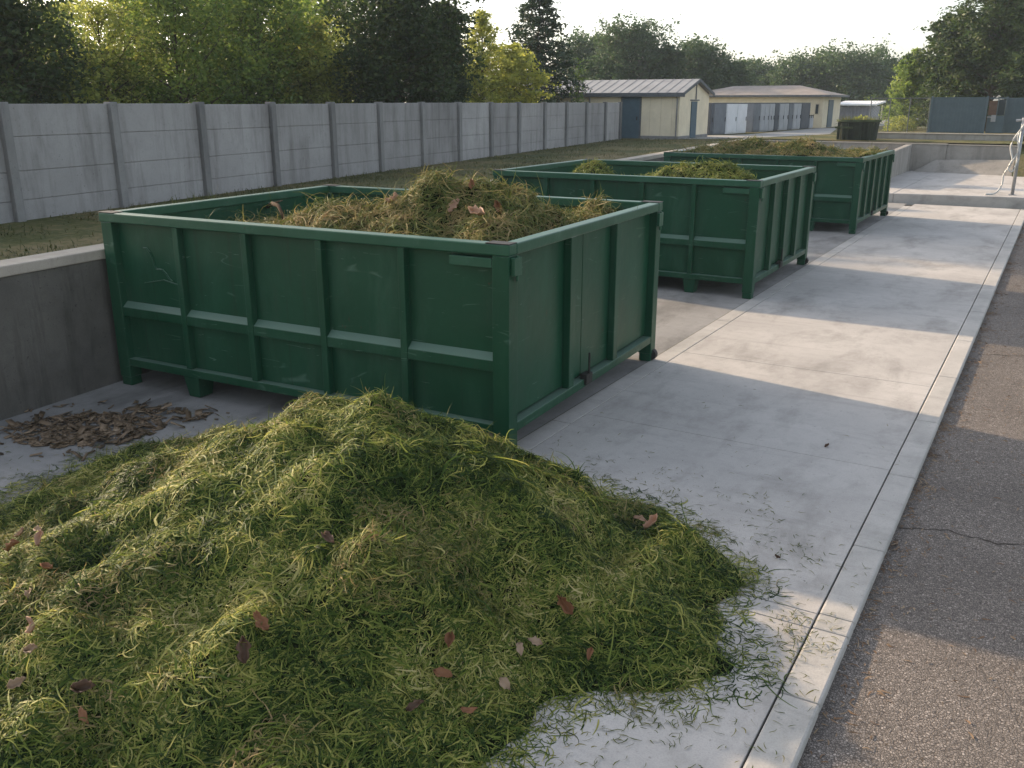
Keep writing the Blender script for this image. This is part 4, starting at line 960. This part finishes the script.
# ------------------------------------------------------------------ blue panels, wire fence, post with hoses
def blue_panel(px0, px1, Y, pyt, label, zb=1.93):
    a, b = at_y(px0, pyt, Y), at_y(px1, pyt, Y); root = empty('blue_panel', (a[0], Y, zb), 0, label, 'panel', 'blue steel panels')
    zt = a[2]-zb; w = b[0]-a[0]
    mb = MB(); mb.box(0.05, w-.05, 0, .03, .02, zt)
    for k in range(int(w/.16)): mb.box(.07+k*.16, .13+k*.16, -.018, -.001, .04, zt-.05)
    mb.build('sheet', M['bluegate'], root)
    for x in (0, w-.09): 
        mb = MB(); mb.box(x-.01, x+.09, -.05, .06, -.1, zt+.07); mb.build('post', M['bluegate'], root, bevel=.008)
    mb = MB(); mb.box(.1, w-.1, -.035, -.02, zt-.045, zt+.012); mb.build('top_rail', M['bluegate'], root)
    return root
blue_panel(932, 989, 58, 97.5, 'large blue corrugated steel panel standing on the upper wall')
blue_panel(1007, 1052, 59, 98, 'blue steel panel cut by the right edge of the picture')
root = empty('panel_gate', (at_y(989.5, 100, 58.4)[0], 58.4, 1.93), 0, 'low blue gate with brown boards and dark openings above, between the blue panels', 'gate')
w = at_y(1007, 100, 58.4)[0]-at_y(989.5, 100, 58.4)[0]
mb = MB(); mb.box(.02, w-.02, 0, .04, .02, .95); mb.build('lower_sheet', M['bluegate'], root, bevel=.006)
mb = MB(); mb.box(.02, w*.5, .05, .09, .97, 1.72); mb.build('brown_board', M['brown'], root)
mb = MB(); mb.box(w*.56, w*.95, .05, .07, .97, 1.8); mb.build('dark_pane', M['glass'], root)
mb = MB(); mb.box(w*.5, w*.55, .0, .06, .97, 1.85); mb.box(0.02, w-.02, 0, .06, 1.83, 1.9); mb.build('frame', M['bluegate'], root)
mb = MB(); mb.box(w*.25, w*.52, -.08, -.003, .62, .98); mb.box(.0, w*.5, -.05, -.003, .84, .9); mb.build('lock_box', M['greypost'], root, bevel=.01)
t = empty('wire_fence', (-9, 58, 1.7), 0, 'thin wire mesh fence on slim posts left of the blue panels', 'fence')
x0, x1 = -10.1, at_y(931, 98, 58)[0]; L0 = t.location
for s in np.linspace(0, 1, 4):
    x = x0+(x1-x0)*s; mb = MB(); mb.tube([(x-L0.x, 0, -.2), (x-L0.x, 0, 2.13)], .025, 8); mb.build('post', M['darkpost'], t)
mb = MB(); mb.tube([(x0-L0.x, 0, 2.1), (x1-L0.x, 0, 2.1)], .022, 8); mb.build('top_rail', M['darkpost'], t)
mb = MB(); 
for k in np.arange(-2.1, x1-x0, .16):
    for sg in (1, -1):
        xa, xb = k, k+2.1; za, zb_ = (0, 2.1) if sg > 0 else (2.1, 0)
        f0 = max(0, -xa/2.1); f1 = min(1, (x1-x0-xa)/2.1)
        if f1 <= f0: continue
        mb.tube([(x0-L0.x+xa+2.1*f0, 0, za+(zb_-za)*f0), (x0-L0.x+xa+2.1*f1, 0, za+(zb_-za)*f1)], .004, 3)
mb.build('wire_mesh', M['darkpost'], t)
pb = at_z(1012, 195, SL)
t = empty('hose_post', tuple(pb), 0, 'tall grey metal post standing on the raised slab at the right', 'post')
mb = MB(); mb.tube([(0,0,0),(0,0,2.72)], .06, 12); mb.build('pole', M['greypost'], t, smooth=True)
mb = MB(); mb.box(-.12, .12, -.12, .12, .001, .02); mb.build('base_plate', M['greypost'], t)
mb = MB(); mb.tube([(-.25,0,2.62),(.75,.05,2.72)], .045, 10); mb.build('cross_arm', M['greypost'], t)
def hose(pts, r, label):
    mb = MB(); Pp = [Vector(p) for p in pts]; out = []
    for i in range(len(Pp)-1):
        p0 = Pp[max(i-1, 0)]; p1 = Pp[i]; p2 = Pp[i+1]; p3 = Pp[min(i+2, len(Pp)-1)]
        for u in np.linspace(0, 1, 6, endpoint=False): out.append(.5*((2*p1)+(p2-p0)*u+(2*p0-5*p1+4*p2-p3)*u*u+(3*p1-p0-3*p2+p3)*u**3))
    out.append(Pp[-1]); mb.tube(out, r, 8); o = mb.build('hose', M['whitehose'], None, smooth=True); o.location = tuple(pb); tag(o, label, 'hose', 'white hoses on the grey post')
hose([(.3,-.06,2.66),(-.05,-.1,2.3),(-.28,-.12,1.75),(-.16,-.12,1.2),(-.36,-.1,.75),(-.38,-.1,.35),(-.55,-.25,.06),(-.85,-.5,.03)], .032, 'longer white hose drooping from the arm down to the slab')
hose([(.1,-.1,2.62),(-.1,-.14,2.1),(-.02,-.14,1.55),(-.26,-.14,1.0),(-.1,-.12,.85),(.02,-.1,1.3)], .03, 'shorter white hose looped halfway up the grey post')

# ------------------------------------------------------------------ hazy air
t = NT('haze_air'); pv = t.n('VolumePrincipled'); pv.inputs['Density'].default_value = .0005; pv.inputs['Color'].default_value = (.76, .89, 1.0, 1); pv.inputs['Anisotropy'].default_value = 0
t.l(pv.outputs[0], t.out.inputs['Volume'])
mb = MB(); mb.box(-305, 205, -35, 305, -1.2, 17.5); hz = tag(mb.build('haze', t.m), kind='stuff'); hz.visible_shadow = True
